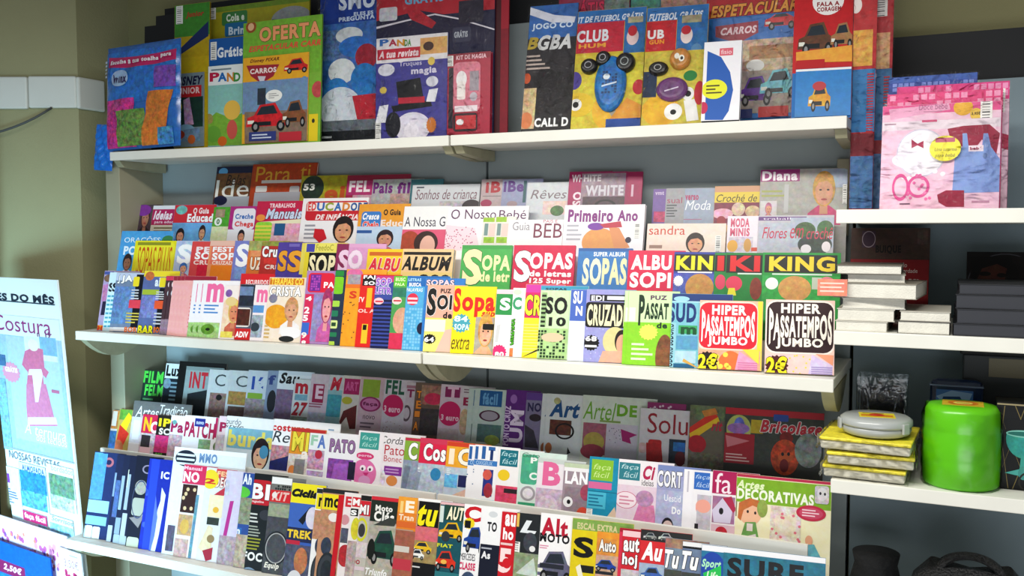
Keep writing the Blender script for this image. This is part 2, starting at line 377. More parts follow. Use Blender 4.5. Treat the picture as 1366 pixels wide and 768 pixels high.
shelf('shelf', XR+.005, XE, 1.99, ZC, .026, 'white side shelf under the green canister and yellow napkin packs', 'bar', bl=False)
shelf('shelf', XR+.005, XE, 1.99, ZD, .026, 'lowest side shelf under the black beaded handbag', 'bar', bl=False)

# stepped risers that carry the back rows
R2 = [(2.147, 2.222, 1.350), (2.222, 2.300, 1.425), (2.300, 2.415, 1.500)]
R3 = [(2.128, 2.232, .75), (2.232, 2.415, .90)]
for x0, x1, n in ((XL+.015, XJ-.004, 'left'), (XJ+.004, XR-.055, 'right')):
    b = MB()
    for y0, y1, z in R2: b.box(x0, x1, y0, y1-.0005, Z2+.0012, z)
    tag(b.build('stepped_riser', M['shelf']), f'white stepped riser behind the {n} half of the middle puzzle magazines', 'riser')
    b = MB()
    for y0, y1, z in R3: b.box(x0, x1, y0, y1-.0005, Z3+.0012, z)
    o = b.build('stepped_riser', M['shelf']); tag(o, f'white stepped riser behind the {n} half of the bottom shelf magazines', 'riser')
    MB().box(x0, x1, 2.118, 2.1275, Z3+.0012, .906).build('retaining_lip', M['shelf'], o)

# ================================================================== magazines
class Row:
    def __init__(s, Y, z, tilt, phrase, group, W, t, name, cat, gap=.0016, mt='ink'):
        s.Y, s.z, s.tilt, s.phrase, s.group, s.W, s.t, s.name, s.cat, s.gap, s.mt = Y, z, math.radians(tilt), phrase, group, W, t, name, cat, gap, mt
        s.th = 0; s.dY = 0; s.items = []
    def frame(s, n, t):
        a = s.th; eu = Vector((math.cos(a), math.sin(a), 0)); bk = Vector((-math.sin(a), math.cos(a), 0))
        ev = Vector((0, 0, math.cos(s.tilt))) + bk*math.sin(s.tilt); nn = eu.cross(ev)
        O = Vector((0, s.Y+s.dY, s.z + t*math.sin(s.tilt)+.0005)) - bk*(n/math.cos(s.tilt)); return O, eu, ev, nn
    def hit(s, fr, px, py):
        O, eu, ev, nn = fr; r = ray(px, py); k = (O-ORI).dot(nn)/r.dot(nn); p = ORI + r*k - O; return p.dot(eu), p.dot(ev)
    def place(s):
        done = []; sl = math.tan(s.th)
        for m in s.items:
            n = None; t = m['t']
            for rep in range(5):
                fr = s.frame(n or 0, t); u0 = s.hit(fr, m['xl'], m['yt'])[0]; u1 = s.hit(fr, m['xr'], m['yt'])[0]
                w = max(u1-u0, m['W']); n2 = (u0+w/2+s.u00)*sl
                for (a, b, nj) in done:
                    if a < u0+w+.002 and b > u0-.002: n2 = max(n2, nj+t+s.gap)
                if n is not None and abs(n2-n) < 1e-6: break
                n = n2
            fr = s.frame(n, t); xc = (m['xl']+m['xr'])/2
            m.update(n=n, fr=fr, u0=u0, w=w, h=s.hit(fr, xc, m['yt'])[1], xc=xc); done.append((u0, u0+w, n+m.get('fb', 0)))
        ys = [(m['fr'][0]+m['fr'][1]*(m['u0']+m['w']/2)).y for m in s.items]
        s.dY += s.Y - (max(ys)+min(ys))/2
        return min(ys), max(ys)
    u00 = 2.5
    def solve(s):
        best = None
        for deg in [x*.5 for x in range(0, 17)] + [None]:
            s.th = math.radians(deg if deg is not None else best[1]); s.dY = 0
            for rep in range(3): lo, hi = s.place()
            if deg is not None and (best is None or hi-lo+.002*deg < best[0]): best = (hi-lo+.002*deg, deg)
        ys = [(m['fr'][0]+m['fr'][1]*(m['u0']+m['w']/2)).y for m in s.items]

    def build(s):
        s.solve()
        for m in s.items:
            O, eu, ev, nn = m['fr']; t = m['t']; P = O + eu*m['u0']
            sh = Sheet(m['w'], m['h'], m['col']); H = lambda px, py: (lambda q: (q[0]-m['u0'], q[1]))(s.hit(m['fr'], px-m.get('shift', 0), py))
            draw(sh, m['art'], H, m['xc'])
            me = cover_mesh(m['name'], sh, t, m['col'], M[m['mt']], m['pat'], m['spine'])
            o = link(m['name'], me); o.matrix_world = __import__('mathutils').Matrix(((eu.x, ev.x, nn.x, P.x), (eu.y, ev.y, nn.y, P.y), (eu.z, ev.z, nn.z, P.z), (0, 0, 0, 1)))
            tag(o, m['label'], m['cat'], m['group'])
            if t > .002: MB().box(.0008, m['w']-.0012, .001, m['h']-.001, -t, -.0007).build(m['inner'], M['paper'] if m['inner'] == 'pages' else M['card'], o)
            m['ob'] = o
            for f in m['after']: f(s, m, o)
ORD = ['first', 'second', 'third', 'fourth', 'fifth']
def mag(row, xl, xr, yt, col, desc, art='', W=None, t=None, pat=.12, spine=None, cp=0, dx=6, name=None, cat=None, mt=None, after=(), inner='pages', phrase=None, cpcol=None, fb=0):
    ph = row.phrase if phrase is None else phrase
    base = dict(yt=yt, col=col, W=row.W if W is None else W, t=t or row.t, pat=pat, spine=spine, name=name or row.name, cat=cat or row.cat, group=row.group, mt=mt or row.mt, inner=inner, fb=fb)
    for k in range(cp, 0, -1):
        row.items.append(dict(base, xl=xl-dx*k, xr=xr-dx*k, art=art, shift=dx*k, after=[], col=cpcol or col, W=min(base['W'], .13),
            label=f'{ORD[k-1]} copy behind, left of {desc}'))
    row.items.append(dict(base, xl=xl, xr=xr, art=art, after=list(after), label=f'{desc}, {ph}' if ph else desc))
# ------------------------------------------------------------------ middle shelf, back row (standing on the top step)
A = Row(2.328, 1.5, 13, 'back row, middle shelf', 'magazines in the back row of the middle shelf', .17, .003, 'magazine', 'magazine')
mag(A, 290, 334, 222, '6a4a34', 'brown magazine with dark blue header and big white letters', 'b 222 231 242a4c;e 292 224 304 234 6aa8d0;r 290 231 333 262 7a5434 .5;t 288 240 332 263 f0ece4 |Ide;t 302 233 328 247 2a1c18 i|Belas;r 286 262 334 285 b8bcc4;e 285 261 303 274 20244c')
mag(A, 338, 424, 218, 'b04a22', 'orange brown magazine with gold lettering in two words', 'r 338 218 420 256 b44a20 .3;t 342 222 388 242 d8a83c |Para;t 401 220 414 238 d8a83c |ti;r 349 240 402 244 d8d0c8;q 341 248 356 256 e0dcd8;q 386 248 399 262 c8c4c4;r 338 256 420 285 b4b4bc', W=.22, t=.006)
mag(A, 403, 462, 234, 'b8b030', 'olive yellow magazine with round dark green picture', 'b 234 268 b0a828 .25;e 402 234 432 268 2c3e34 .5;t 405 245 420 254 f0f0e8 b|53;t 433 248 460 267 c8602a b|ei')
mag(A, 464, 548, 233, 'b02458', 'magenta magazine with bold white letters on crimson band', 'b 233 241 9c2048;r 463 241 505 260 b83878 .2;t 466 241 494 256 f4e8ec b|FEL;r 470 260 500 272 c8a8b4 .4', W=.2)
mag(A, 498, 547, 239, 'b8b8b8', 'grey magazine with purple lettering beside the crimson one', 'b 239 272 b4b4b4 .3;t 498 243 524 258 7c2c84 b|Pais;t 530 243 547 260 7c2c84 b|fil;r 520 258 547 275 b49a94 .5')
mag(A, 549, 592, 239, '3c7a84', 'teal magazine only showing its upper edge', '', W=.1)
mag(A, 551, 641, 246, 'd4d6da', 'pale grey magazine with long thin script title', 'b 246 280 d6d8dc .05;t 554 252 636 269 8a6470 i|Sonhos de criança;r 586 268 641 282 c0bcc0 .4;e 616 266 641 285 3a2c34 .3;r 556 249 566 251 606470', W=.2)
mag(A, 643, 671, 239, 'c0aeb0', 'pinkish grey magazine with red letters', 't 648 242 668 257 b83040 b|iB;r 644 261 668 262 887c80;e 641 266 656 276 b03868', W=.12)
mag(A, 671, 702, 239, 'a0a4c0', 'lilac grey magazine with purple letters', 't 672 241 699 256 6a3a90 b|iBe;e 676 268 690 276 b09aa0;r 698 241 702 270 3a6a70', W=.12)
mag(A, 704, 760, 243, 'd4d8dc', 'pale magazine with thin grey script beside the magenta stack', 't 708 253 756 265 8c7c84 i|Rêves;r 724 268 756 286 e4c8c0 .3;e 734 274 752 288 5a7a4c .6', W=.17)
mag(A, 760, 777, 229, 'b02468', 'magenta spine strip with white vertical word, leftmost of three', 't 763 233 778 243 f4e4ec b|WH;v 764 256 776 274 f4e4ec b|SO', W=.12, t=.006)
mag(A, 777, 837, 229, '9a8a94', 'grey photo magazine in magenta frame with word printed twice', 'b 229 277 a08c98 .3;r 777 229 837 231 a82868;t 779 233 802 242 e4dce0 b|HITE;t 781 247 832 261 d8d4dc b|WHITE;r 777 262 837 277 5a4650 .4;o 792 266 822 284 20181c .75;r 834 229 837 277 a82868', W=.13, t=.006)
mag(A, 838, 851, 229, 'a82460', 'magenta strip behind the doubled word magazine', 'r 842 246 845 262 d8b8c8', W=.04, t=.006)
mag(A, 872, 889, 252, '8468a8', 'purple magazine with narrow visible strip', 't 874 255 886 260 d0c0dc b|vmt;r 872 282 890 296 c04870 .7', W=.12)
mag(A, 889, 914, 251, 'a8a8ac', 'grey magazine with small red print beside the purple one', 't 890 263 910 271 b05070 |sual;l 889 272 906 290 5 606468', W=.12)
mag(A, 914, 953, 251, 'a4aec0', 'blue grey magazine with white slanted title', 't 914 267 948 280 eef0f4 i|Moda;t 914 260 932 267 b84a78 b|verso;r 911 292 936 293 b87898', W=.17)
mag(A, 954, 1013, 248, 'dcb040', 'yellow topped crochet magazine showing round pink crocheted pieces', 'b 248 256 d8a888;b 256 270 e8d050;t 956 259 1010 269 3c3420 i|Croché de;b 270 300 8a3450 .3;e 950 278 978 292 e8b4c4 .4;e 976 270 994 288 d8c0a8 .5;e 994 274 1014 290 d4b898 .5;e 956 288 968 300 a83040', W=.17)
mag(A, 1015, 1131, 225, 'b4b2ac', 'grey magazine with magenta title box and blonde woman', 'b 225 296 b2b0aa .2;r 1014 226 1067 242 a03080;t 1017 228 1064 241 f2eaf0 b|Diana;l 1016 252 1064 264 2 b0b470;r 1014 268 1036 292 d8d4d4 .2;f 1018 270 1032 294 c07898;r 1046 246 1052 284 c8c8c8;r 1096 225 1131 250 b0bcd0 .2;f 1076 228 1122 300 c89a4c d8a080 c83a78;k 1124 246 1130 272')
# ------------------------------------------------------------------ middle shelf, third row
B = Row(2.262, 1.425, 13, 'third row, middle shelf', 'magazines in the third row of the middle shelf', .17, .003, 'magazine', 'magazine')
mag(B, 185, 204, 273, '5a4c56', 'dark magazine with woman in purple hat', 'b 273 312 5c4a54 .4;f 184 275 202 318 4a2a30 b8826c 30242c;e 182 273 202 288 8a3c98 .2', W=.1)
mag(B, 205, 234, 274, 'e4dcc8', 'beige magazine with magenta title block', 'b 274 279 e8e8ec;b 279 300 c02868;t 205 281 230 293 f6e8ee bi|Ideias;t 206 294 231 299 f0d0dc b|para educ;l 205 302 232 310 2 8a7a50')
mag(B, 234, 285, 273, '78b0e0', 'blue magazine with red header and smiling child', 'b 273 297 d83844;e 235 274 250 286 7ab0b0 .5;t 258 277 279 285 fbeaea b|O Guia;t 250 285 284 296 fff b|Educad;b 297 330 7ab4e4 .2;f 231 304 248 334 2c2024;f 262 300 276 330 38282c d8a888 e8e4e0')
mag(B, 286, 307, 276, '58a040', 'green topped magazine with white round numeral', 'b 276 302 5ca83c .3;r 288 279 300 290 a8907c .4;e 286 290 296 301 f0f4ec;t 289 292 293 299 3c7a30 b|0;b 302 330 dce4b8 .3')
mag(B, 308, 343, 275, 'b8388c', 'magenta magazine with rounded white label and helmeted child', 'q 311 278 340 306 f0ecf4;t 314 285 338 292 3878c0 b|Creche;t 313 295 338 304 e04848 b|Chega;b 306 330 eef0f4;f 314 306 328 332 28242c d8a080 e8e8f0', W=.13)
mag(B, 344, 405, 268, 'c83058', 'crimson magazine with slanted blue lettering and striped toy', 'b 268 297 cc2c58 .1;t 360 271 394 277 f8e0e6 b|TRABALHOS;t 355 278 403 292 d8e4f8 bio|Manuais;p 346,296,405,292,405,298,346,304 f0eccc;r 345 298 405 330 e4b4c4 .4;q 340 296 362 322 9cd848 .3;h 340 298 362 318 4 e8e060;e 342 286 354 295 f0a050;r 366 298 380 314 306a98;r 384 298 402 314 e8a8bc .5')
mag(B, 405, 492, 264, 'f4f2f4', 'white magazine with multicoloured heading and dark haired child', 'q 408 268 490 294 d0303c;r 410 270 489 281 f8f2ee;t 411 270 422 281 e05050 b|ED;t 423 270 433 281 4878c0 b|U;t 434 270 445 281 a0b048 b|C;t 446 270 456 281 3a7cc0 b|A;t 457 270 467 281 e09040 b|D;t 468 270 490 281 3868a8 b|ORE;t 421 284 478 293 fdf0f0 bi|DE INFÂNCIA;l 406 298 430 320 4 a8a8b0;p 420,305,432,306,436,318,426,324,418,316 d42838;f 436 288 478 342 2c2020 d8a07c f0d8dc', W=.2)
mag(B, 480, 538, 272, 'f0b050', 'orange magazine with rounded blue and red label', 'b 272 302 eca83c .1;q 482 282 508 306 4a8cd0;t 484 284 506 293 fff bi|Cresce;t 484 295 505 304 f04848 bk|Cheio;t 512 279 535 287 3a2c20 b|O Guia;t 508 293 537 302 f4e8e0 b|Educ;b 302 336 c8dcf0 .1;r 475 307 496 311 3c68a8;f 496 306 530 342 38242c d89c80')
mag(B, 540, 598, 275, 'f8f8f8', 'white magazine with two drawn heads on pink', 't 540 289 594 302 38284c |A Nossa G;r 535 306 598 334 e86c8c;e 532 308 560 340 b8583c .2;e 552 308 584 340 4a302c .2;e 560 314 580 342 f0c4b4', W=.15)
mag(B, 598, 706, 275, 'faf8fa', 'white magazine with purple title and pink dotted dress', 't 602 279 662 292 6a3068 |O Nosso;t 666 280 702 292 6a3068 |Bebé;p 592,300,634,304,640,334,588,334 fae4ec;d 592 303 636 332 60 c86a90 .018', W=.2)
mag(B, 645, 662, 290, 'f0ece4', 'small pale booklet with lime corners, left of the pair', 'r 645 290 660 296 a8d040 .3;r 646 298 651 314 88a4a0;r 645 316 660 324 a8d040 .4;r 652 298 661 315 f4d8d0', W=.06, name='booklet', cat='booklet')
mag(B, 662, 680, 289, 'f0ece4', 'small pale booklet with lime corners, right of the pair', 'r 662 289 676 296 a8d040 .3;r 663 298 668 314 88a4a0;r 662 316 676 324 a8d040 .4;r 669 298 678 315 f4d8d0', W=.06, name='booklet', cat='booklet')
mag(B, 679, 752, 293, 'fbf9fa', 'white magazine with thin handwritten plum capitals', 't 684 296 707 307 9c98a0 |Guia;t 712 298 750 317 8a3c5c |BEB;t 725 293 744 297 c84870 |PAIS E;s 703 265 722 282 f0d840;e 709 271 715 277 e8e090;r 710 281 723 293 d83858', W=.12, mt='ink')
mag(B, 754, 861, 273, 'f6f4f8', 'thick white magazine with purple title and sleeping baby', 't 758 279 818 296 90288c b|Primeiro;t 824 280 851 295 90288c b|Ano;l 756 298 776 322 4 c0c0c8;e 776 304 822 342 e8a868 .1;p 812,302,826,304,840,330,820,334 e4a070;e 784 297 806 307 8a48b0;p 800,299,828,295,830,303,806,304 c84058;e 834 316 842 324 30284c;k 846 298 854 318', t=.013)
mag(B, 864, 969, 298, 'f0e0d4', 'cream magazine with lowercase red title and dark haired woman', 't 866 301 914 313 d0503c |sandra;l 866 324 894 334 1 a88c80;f 908 310 946 352 30201c e0a484 e8d0c8;k 954 314 962 336', t=.004)
mag(B, 971, 1011, 288, 'ece4ec', 'pale lilac magazine with condensed pink title over shoe picture', 't 975 291 1000 303 d86484 b|MODA;t 974 304 1000 315 d86484 b|MINIS;r 972 316 1004 336 d0c8d4 .4;e 970 320 984 336 e8b450;e 992 318 1002 336 d8a860;r 1002 330 1010 335 e06048', W=.11)
mag(B, 1012, 1113, 287, 'c8c4cc', 'grey lilac magazine with red script across green leaves', 'r 1012 289 1076 294 7a4a90;t 1018 290 1074 293 f0e8f4 |trabalhos;r 1012 297 1054 334 c0c4d0 .2;r 1054 290 1112 330 b8c0d0 .2;e 1060 296 1088 318 4a6a3c .8;e 1090 294 1112 316 4c7040 .8;e 1064 312 1110 340 3c4844 .8;e 1068 326 1082 338 f0eaf0;e 1096 322 1108 336 f4ecf0;t 1017 303 1050 318 d04060 i|Flores;t 1054 304 1072 318 d04060 i|em;t 1076 303 1111 319 d84868 i|crochê')
# ------------------------------------------------------------------ middle shelf, second row
C = Row(2.184, 1.35, 13, 'second row, middle shelf', 'puzzle magazines in the second row of the middle shelf', .14, .0035, 'puzzle_magazine', 'puzzle magazine')
mag(C, 163, 232, 308, '58a4d8', 'sky blue booklet with white prayer heading', 'b 308 365 5aa8dc .15;t 166 315 214 325 eef6fc |ORAÇÕES;t 165 328 182 340 eef6fc b|PO;e 216 314 232 326 4c8c58;f 160 338 178 372 3a2c28 a87c64 e0dcd8', name='magazine', cat='magazine')
mag(C, 181, 236, 321, 'f0e428', 'yellow puzzle magazine with tall wavy orange letters', 'q 181 323 232 372 f4ec40 0;r 184 323 228 327 a0a030;t 183 329 228 366 d8641c |SOPAS PLUS')
mag(C, 236, 259, 321, 'c0cce4', 'pale blue magazine with giant white letter over mother picture', 'r 236 322 258 350 b8c8e4 .4;t 237 326 256 352 fff bk|S;f 236 350 252 372 4878b8')
mag(C, 257, 282, 322, 'e05858', 'red magazine with three stacked white word fragments', 't 262 329 281 336 fbeef0 b|PE;t 260 336 281 346 fff b|SO;t 258 347 280 353 fce4e0 b|CRU;r 262 353 276 372 d82848 .3')
mag(C, 281, 314, 321, 'f0a070', 'salmon and orange magazine with stacked white words', 'b 321 328 f0c8b8;r 281 328 314 352 e8826c .1;t 284 329 311 336 fff b|FEST;t 283 337 313 347 fff b|SOP;t 283 348 310 353 fde8dc b|CRUZAD;r 280 354 308 374 f09028 .1')
mag(C, 314, 333, 321, '8890d0', 'periwinkle magazine with big white curved letter', 't 315 325 332 356 fff b|S;r 312 356 330 372 88a4d8 .4')
mag(C, 333, 352, 321, 'e08440', 'orange magazine with white letter pair outlined dark', 'b 321 334 a8b070 .5;t 334 343 350 360 fff0dc bo|UZ;r 334 334 352 342 e8a070 .3')
mag(C, 350, 372, 322, 'c04038', 'brick red magazine with white letters twice', 'b 322 328 98a050 .5;t 350 328 370 343 fff bo|Cru;t 353 353 369 359 fbe8e0 b|CRI;r 352 344 370 352 d84840 .3')
mag(C, 372, 385, 323, '6050a8', 'purple strip magazine with gold curved letter, left of two', 't 371 334 384 362 f0b040 bo|S', W=.1)
mag(C, 385, 406, 323, '5c4ca4', 'purple magazine with gold curved letter and yellow edge', 't 384 334 403 363 f0b040 bo|S;r 401 324 407 366 e8dc70;r 386 325 400 329 8478c4', W=.1)
mag(C, 408, 449, 324, 'f0ec90', 'pale yellow magazine with cream letters on black panel', 'b 324 336 f0e878;r 409 325 420 336 5858b8;t 422 326 445 334 a0a040 |FeedoC;r 411 337 450 368 14120e;t 412 340 447 367 f8f0c8 b|SOP;r 405 336 411 370 e8d840')
mag(C, 450, 468, 325, '9a3868', 'maroon magazine with pale pink curved initial', 't 451 333 466 364 f4d8ec b|S', W=.12)
mag(C, 466, 491, 325, 'e0a8d0', 'lilac pink magazine with large oval white letter', 'b 325 330 e8b4d8;t 465 334 483 358 f8e4f4 bk|O', W=.12)
mag(C, 491, 537, 332, 'f8d838', 'yellow album with red slanted capitals', 'r 493 336 536 341 d87830;t 491 344 534 362 e83850 bik|ALBU;b 364 372 f4c838')
mag(C, 538, 606, 332, 'f6d4a4', 'thick peach album with black slanted capitals', 'r 539 336 602 340 241a10;t 535 342 602 361 1c1410 bi|ALBUM;r 536 363 606 368 f4d890;t 560 366 600 378 241a10 b|200', t=.013)
mag(C, 617, 684, 327, '58b860', 'green word search album with cream lettering', 'b 327 332 4cac58;t 617 332 643 380 f8f4c0 bo|S;t 643 340 681 361 f8f4c0 b|OPA;t 640 362 680 376 f8f4c0 b|de letr', t=.006)
mag(C, 686, 768, 327, 'd82458', 'crimson word search album with white lettering', 't 686 334 708 376 fff bo|S;t 707 337 764 359 fff b|OPAS;t 706 361 762 369 fff b|de letras;t 706 371 762 380 fff b|125 Super', t=.006)
mag(C, 772, 837, 331, '4888c4', 'medium blue word search album with tall pale letters', 'b 331 335 3c70b0;t 792 336 834 342 f0f4fa b|SUPER ALBUM;t 777 344 802 380 f4f4d8 b|SO;t 803 344 836 380 f0ecc0 b|PAS', t=.006)
mag(C, 839, 899, 334, 'e02c5c', 'bright pink red album with fat white lettering', 't 842 340 896 360 fff b|ALBU;t 840 363 895 384 fff b|SOPI', t=.005)
mag(C, 900, 954, 336, '4050a8', 'blue king size album with yellow capitals on black', 'r 900 339 954 362 14141c;t 902 341 951 360 f0e830 b|KIN;r 904 362 950 364 e8e8f0;b 365 395 5c68b8 .4;s 898 367 912 382 f0f0f4;e 914 365 952 402 c89858 .3')
mag(C, 954, 969, 337, '289048', 'green album strip with single red capital', 'r 954 340 968 362 142014;t 957 341 966 361 e02c30 b|I;e 954 366 968 386 e05070', W=.12)
mag(C, 969, 1017, 337, '1f8a40', 'dark green album with red capitals on black', 'r 969 340 1017 364 101810;t 974 341 1014 362 e02830 b|KI;r 984 364 1016 366 d8e8dc;e 968 368 990 388 e04868;p 972,384,980,384,982,394,970,394 e8e040;e 1000 370 1016 400 8a3c28 .4')
mag(C, 1018, 1122, 337, '2aa048', 'large green album with yellow capitals on black', 'r 1020 340 1117 364 101410;t 1026 342 1114 362 f4d838 b|KING;r 1030 365 1110 367 d8e8dc;b 368 400 38a850 .35;e 1021 370 1038 386 eef4ee;e 1038 368 1082 402 d0a060 .3;e 1092 369 1114 388 e8909c;r 1083 370 1096 386 c8d0c0', t=.006)
# ------------------------------------------------------------------ middle shelf, front row
D = Row(2.084, Z2, 13, 'front row, middle shelf', 'puzzle magazines in the front row of the middle shelf', .13, .0032, 'puzzle_magazine', 'puzzle magazine')
mag(D, 140, 152, 361, 'b8a8c8', 'lilac sports magazine with footballer, at the left end', 'r 139 362 152 366 5868a8;e 139 366 151 376 8a6a58 .4;p 137,380,148,378,146,400,136,402 c088b0 .4;p 137,402,146,401,142,420,134,420 34304c .3;b 434 440 f0b030;t 127 434 140 442 e04a28 b|90', name='magazine', cat='magazine')
mag(D, 152, 160, 363, 'd8ecf4', 'pale cyan strip magazine with dark capital', 't 150 377 157 389 1c2430 b|S;l 146 392 153 438 8 5ab0c4', W=.1, cp=1, dx=5)
mag(D, 161, 192, 364, '8090a8', 'sports magazine with yellow box and dark right column', 'b 364 374 c8d0e4;t 162 367 177 378 fff bo|JA;r 155 382 178 432 6c8cb8 .5;r 178 366 192 440 1c1c28 .2;q 178 369 186 382 f0dc38;l 175 385 190 400 4 d8d8dc;r 172 400 190 411 e05060 .2;l 168 416 188 432 4 d8c860;b 437 442 e8e4e4;t 166 436 183 443 f08030 b|BOR', cp=1, dx=5, name='magazine', cat='magazine')
mag(D, 193, 227, 361, '6878a8', 'sports magazine with yellow heading and ball', 'b 361 369 f0dc40;e 194 362 206 374 c87848 .3;t 207 370 214 382 e8f0f8 b|ai;q 213 370 221 383 f0dc38;r 190 386 212 393 b0c048;r 188 394 210 424 8088c0 .5;r 210 384 226 440 1c1c28 .1;l 208 388 224 400 4 e0e0e4;r 206 401 224 412 e86840 .2;l 205 416 222 434 4 d0d0d4;t 184 434 205 446 f4f02c bo|BAR;t 205 436 216 444 f08838 b|BOR', name='magazine', cat='magazine')
mag(D, 227, 246, 368, '584048', 'dark photo magazine with two white discs', 'b 368 374 d84868;t 229 375 244 384 f4e0e4 b|00;e 228 386 236 396 dce4ec;e 236 385 244 395 dce4ec;r 226 396 244 426 3c2024 .5;b 426 448 9c8498 .4', cp=1, dx=5, name='magazine', cat='magazine')
mag(D, 247, 264, 368, 'f0b8b8', 'pink striped magazine with red capital', 'b 368 374 a8344c;t 257 380 262 388 c0283c b|E;l 252 393 262 438 9 e4707c', cp=3, dx=5, W=.11)
mag(D, 272, 300, 374, 'f4f2f6', 'white puzzle magazine with giant pink letter and green plant', 't 276 378 299 403 f07cb0 b|m;l 272 405 292 419 3 5898d8;r 264 430 292 452 a8c888 .4;e 268 432 286 446 6a9838 .4;e 274 437 280 441 203018', cp=2, dx=7)
mag(D, 301, 320, 381, 'f4ece8', 'white magazine with woman in straw hat', 'e 301 386 310 396 8868a8 .4;r 296 400 318 450 f0d8c0 .3;f 300 398 322 448 e0c068 d89070 c87058;e 301 396 316 408 e8d49c;r 294 442 310 450 e8d868 .4')
mag(D, 322, 362, 365, 'd83038', 'red magazine with white header text behind the black photo', 'b 365 372 d83038;t 328 373 358 380 f8e0e0 b|RECURRIDOS;b 382 396 e8c4c0 .2', W=.11)
mag(D, 321, 340, 379, '606878', 'dark photo magazine with red panel and white lettering', 'r 320 380 340 408 303848 .5;r 318 382 338 394 7890b0 .3;q 314 410 334 436 e8e4e0;r 316 412 333 434 5a3028 .6;r 311 438 334 454 d02c30;t 314 442 331 450 fff b|ADIV', name='magazine', cat='magazine')
mag(D, 341, 359, 380, 'f2eaee', 'white magazine with tall pink letter and grey pictures', 't 343 386 357 403 f080b0 b|m;r 337 407 352 417 68a0d8 .2;r 334 420 350 450 a0acb8 .5;e 334 430 346 442 404a54', W=.1)
mag(D, 360, 406, 370, 'f0e4d4', 'cream magazine with amber crystal and meditating woman', 'r 360 371 406 380 d88828;t 362 371 404 380 f8e060 b|TERAPIAS CO;t 360 382 402 395 fff bo|CRISTA;e 359 392 370 404 8a8aa0 .3;e 352 406 384 438 e8a830 .3;f 374 396 402 446 c8a070 d8a888 f0eeec;e 374 436 402 452 f2f2f4;l 350 432 362 452 4 d8b878;e 372 448 392 456 303434')
mag(D, 410, 447, 361, 'b08cc0', 'lilac magazine with red panel and column of white digits', 'q 411 364 446 390 e02848;r 414 366 428 388 7838a0;g 415 367 427 387 4 c058c0;t 432 376 446 384 fff b|PA;r 404 392 416 462 d83868;r 402 430 412 446 4878d0;t 408 395 416 401 fff b|4;t 406 409 413 418 fff b|2;t 404 420 411 428 fff b|5;t 402 443 409 451 f8f0e8 b|9;t 402 454 408 460 fff b|8;r 416 393 428 455 9890c0 .4;f 424 384 446 456 a84070 e8a8a8 c868a8')
mag(D, 448, 463, 360, '304058', 'navy strip magazine with column of lime squares', 'r 447 361 459 368 309848;q 445 369 458 392 88d030 .1;q 443 401 453 409 b0dc58;q 441 414 451 422 308868;q 440 427 450 438 d8e8a0;q 442 430 448 435 305838;q 438 443 449 449 308860;q 436 455 446 462 b8d858', W=.1)
mag(D, 463, 482, 359, 'f0a830', 'amber magazine with pink head picture on top', 'e 463 358 484 372 d878a8 .2;q 464 366 482 380 a8a0a8 .4;t 466 388 476 398 d84828 b|S;d 456 400 474 458 12 8a5a30 .05;b 379 384 e88030', W=.12)
mag(D, 482, 501, 366, 'e03028', 'red magazine with yellow bars and checked heading', 'r 484 367 502 381 1c1c20;t 485 367 501 373 fff b|FAJ;t 486 375 500 380 fff b|SO;r 489 384 496 410 f0c030;t 477 396 486 403 f8e8e0 b|TV;t 473 412 500 417 f8d0c8 b|SOL A;r 482 432 490 458 f0c838;r 484 433 489 440 1c1814', W=.12)
mag(D, 502, 524, 368, '4858a8', 'navy striped word search with purple lettering', 'b 368 376 d04090;t 502 371 522 381 a870d8 bk|SOP;t 500 383 522 392 a870d8 bk|LETR;h 490 397 522 464 13 1c2050;e 499 397 512 406 f4d0d8;r 501 401 511 403 d82848', W=.12)
mag(D, 526, 545, 368, '58a860', 'green magazine with smiling lips and hand', 'b 368 382 70c838;t 528 370 541 375 e8f8c8 b|BUSC;t 527 377 540 381 e8f8c8 b|PALA;r 524 384 544 396 38886c .3;e 523 396 536 406 f4dcd8;r 525 400 535 402 d03848;e 524 410 548 446 d8a890 .3;r 512 444 540 468 d83c60 .2', W=.11)
mag(D, 544, 567, 368, '60b4e0', 'light blue word search with striped candy ball', 'b 368 382 2878c0;t 545 371 562 375 b8e0f8 b|LETRAS;t 546 377 562 382 fff b|BUSCA;t 542 384 564 389 e0f0fa b|PALAVRAS;e 543 391 558 407 e03858;h 544 394 557 405 2 f4d8e0;g 532 410 562 466 8 90d0f0;e 556 430 568 446 20284c', W=.12)
mag(D, 568, 621, 371, '3c88d0', 'blue word search with red edged heading behind yellow ones', 't 569 373 606 381 f0d8e4 bo|SOPAS', W=.1)
mag(D, 571, 606, 380, 'f4e070', 'pale yellow word search with black capitals on salmon', 'b 380 424 f0b8a4 .05;t 570 384 582 421 140e0c bk|S;t 583 393 603 413 140e0c bk|OI;t 588 385 602 391 3a2c28 b|PUZ;t 591 416 603 425 1a1412 b|de;b 425 470 f2ea88 .15;r 562 426 594 442 f6f4e0;s 564 445 582 459 18120e;t 566 449 579 456 fff b|64;p 594,440,604,438,602,478,580,476 f0c8b8', W=.11)
mag(D, 607, 663, 382, 'f8e420', 'bright yellow word search with red letters and sunglasses', 't 605 384 615 416 e0301c b|S;t 616 396 660 423 e0301c b|opa;t 642 416 660 425 d84020 bi|sup;s 602 418 628 444 58b0c0;t 606 421 624 429 e8f8fa b|84;t 606 432 626 440 e8f8fa b|SOPA;t 602 450 626 466 706020 i|extra;r 600 472 632 474 a09428;r 633 423 661 478 b8b0a0 .2;f 632 418 662 486 d8a858 eab898 e0b48c;q 644 432 660 440 18140f', W=.1)
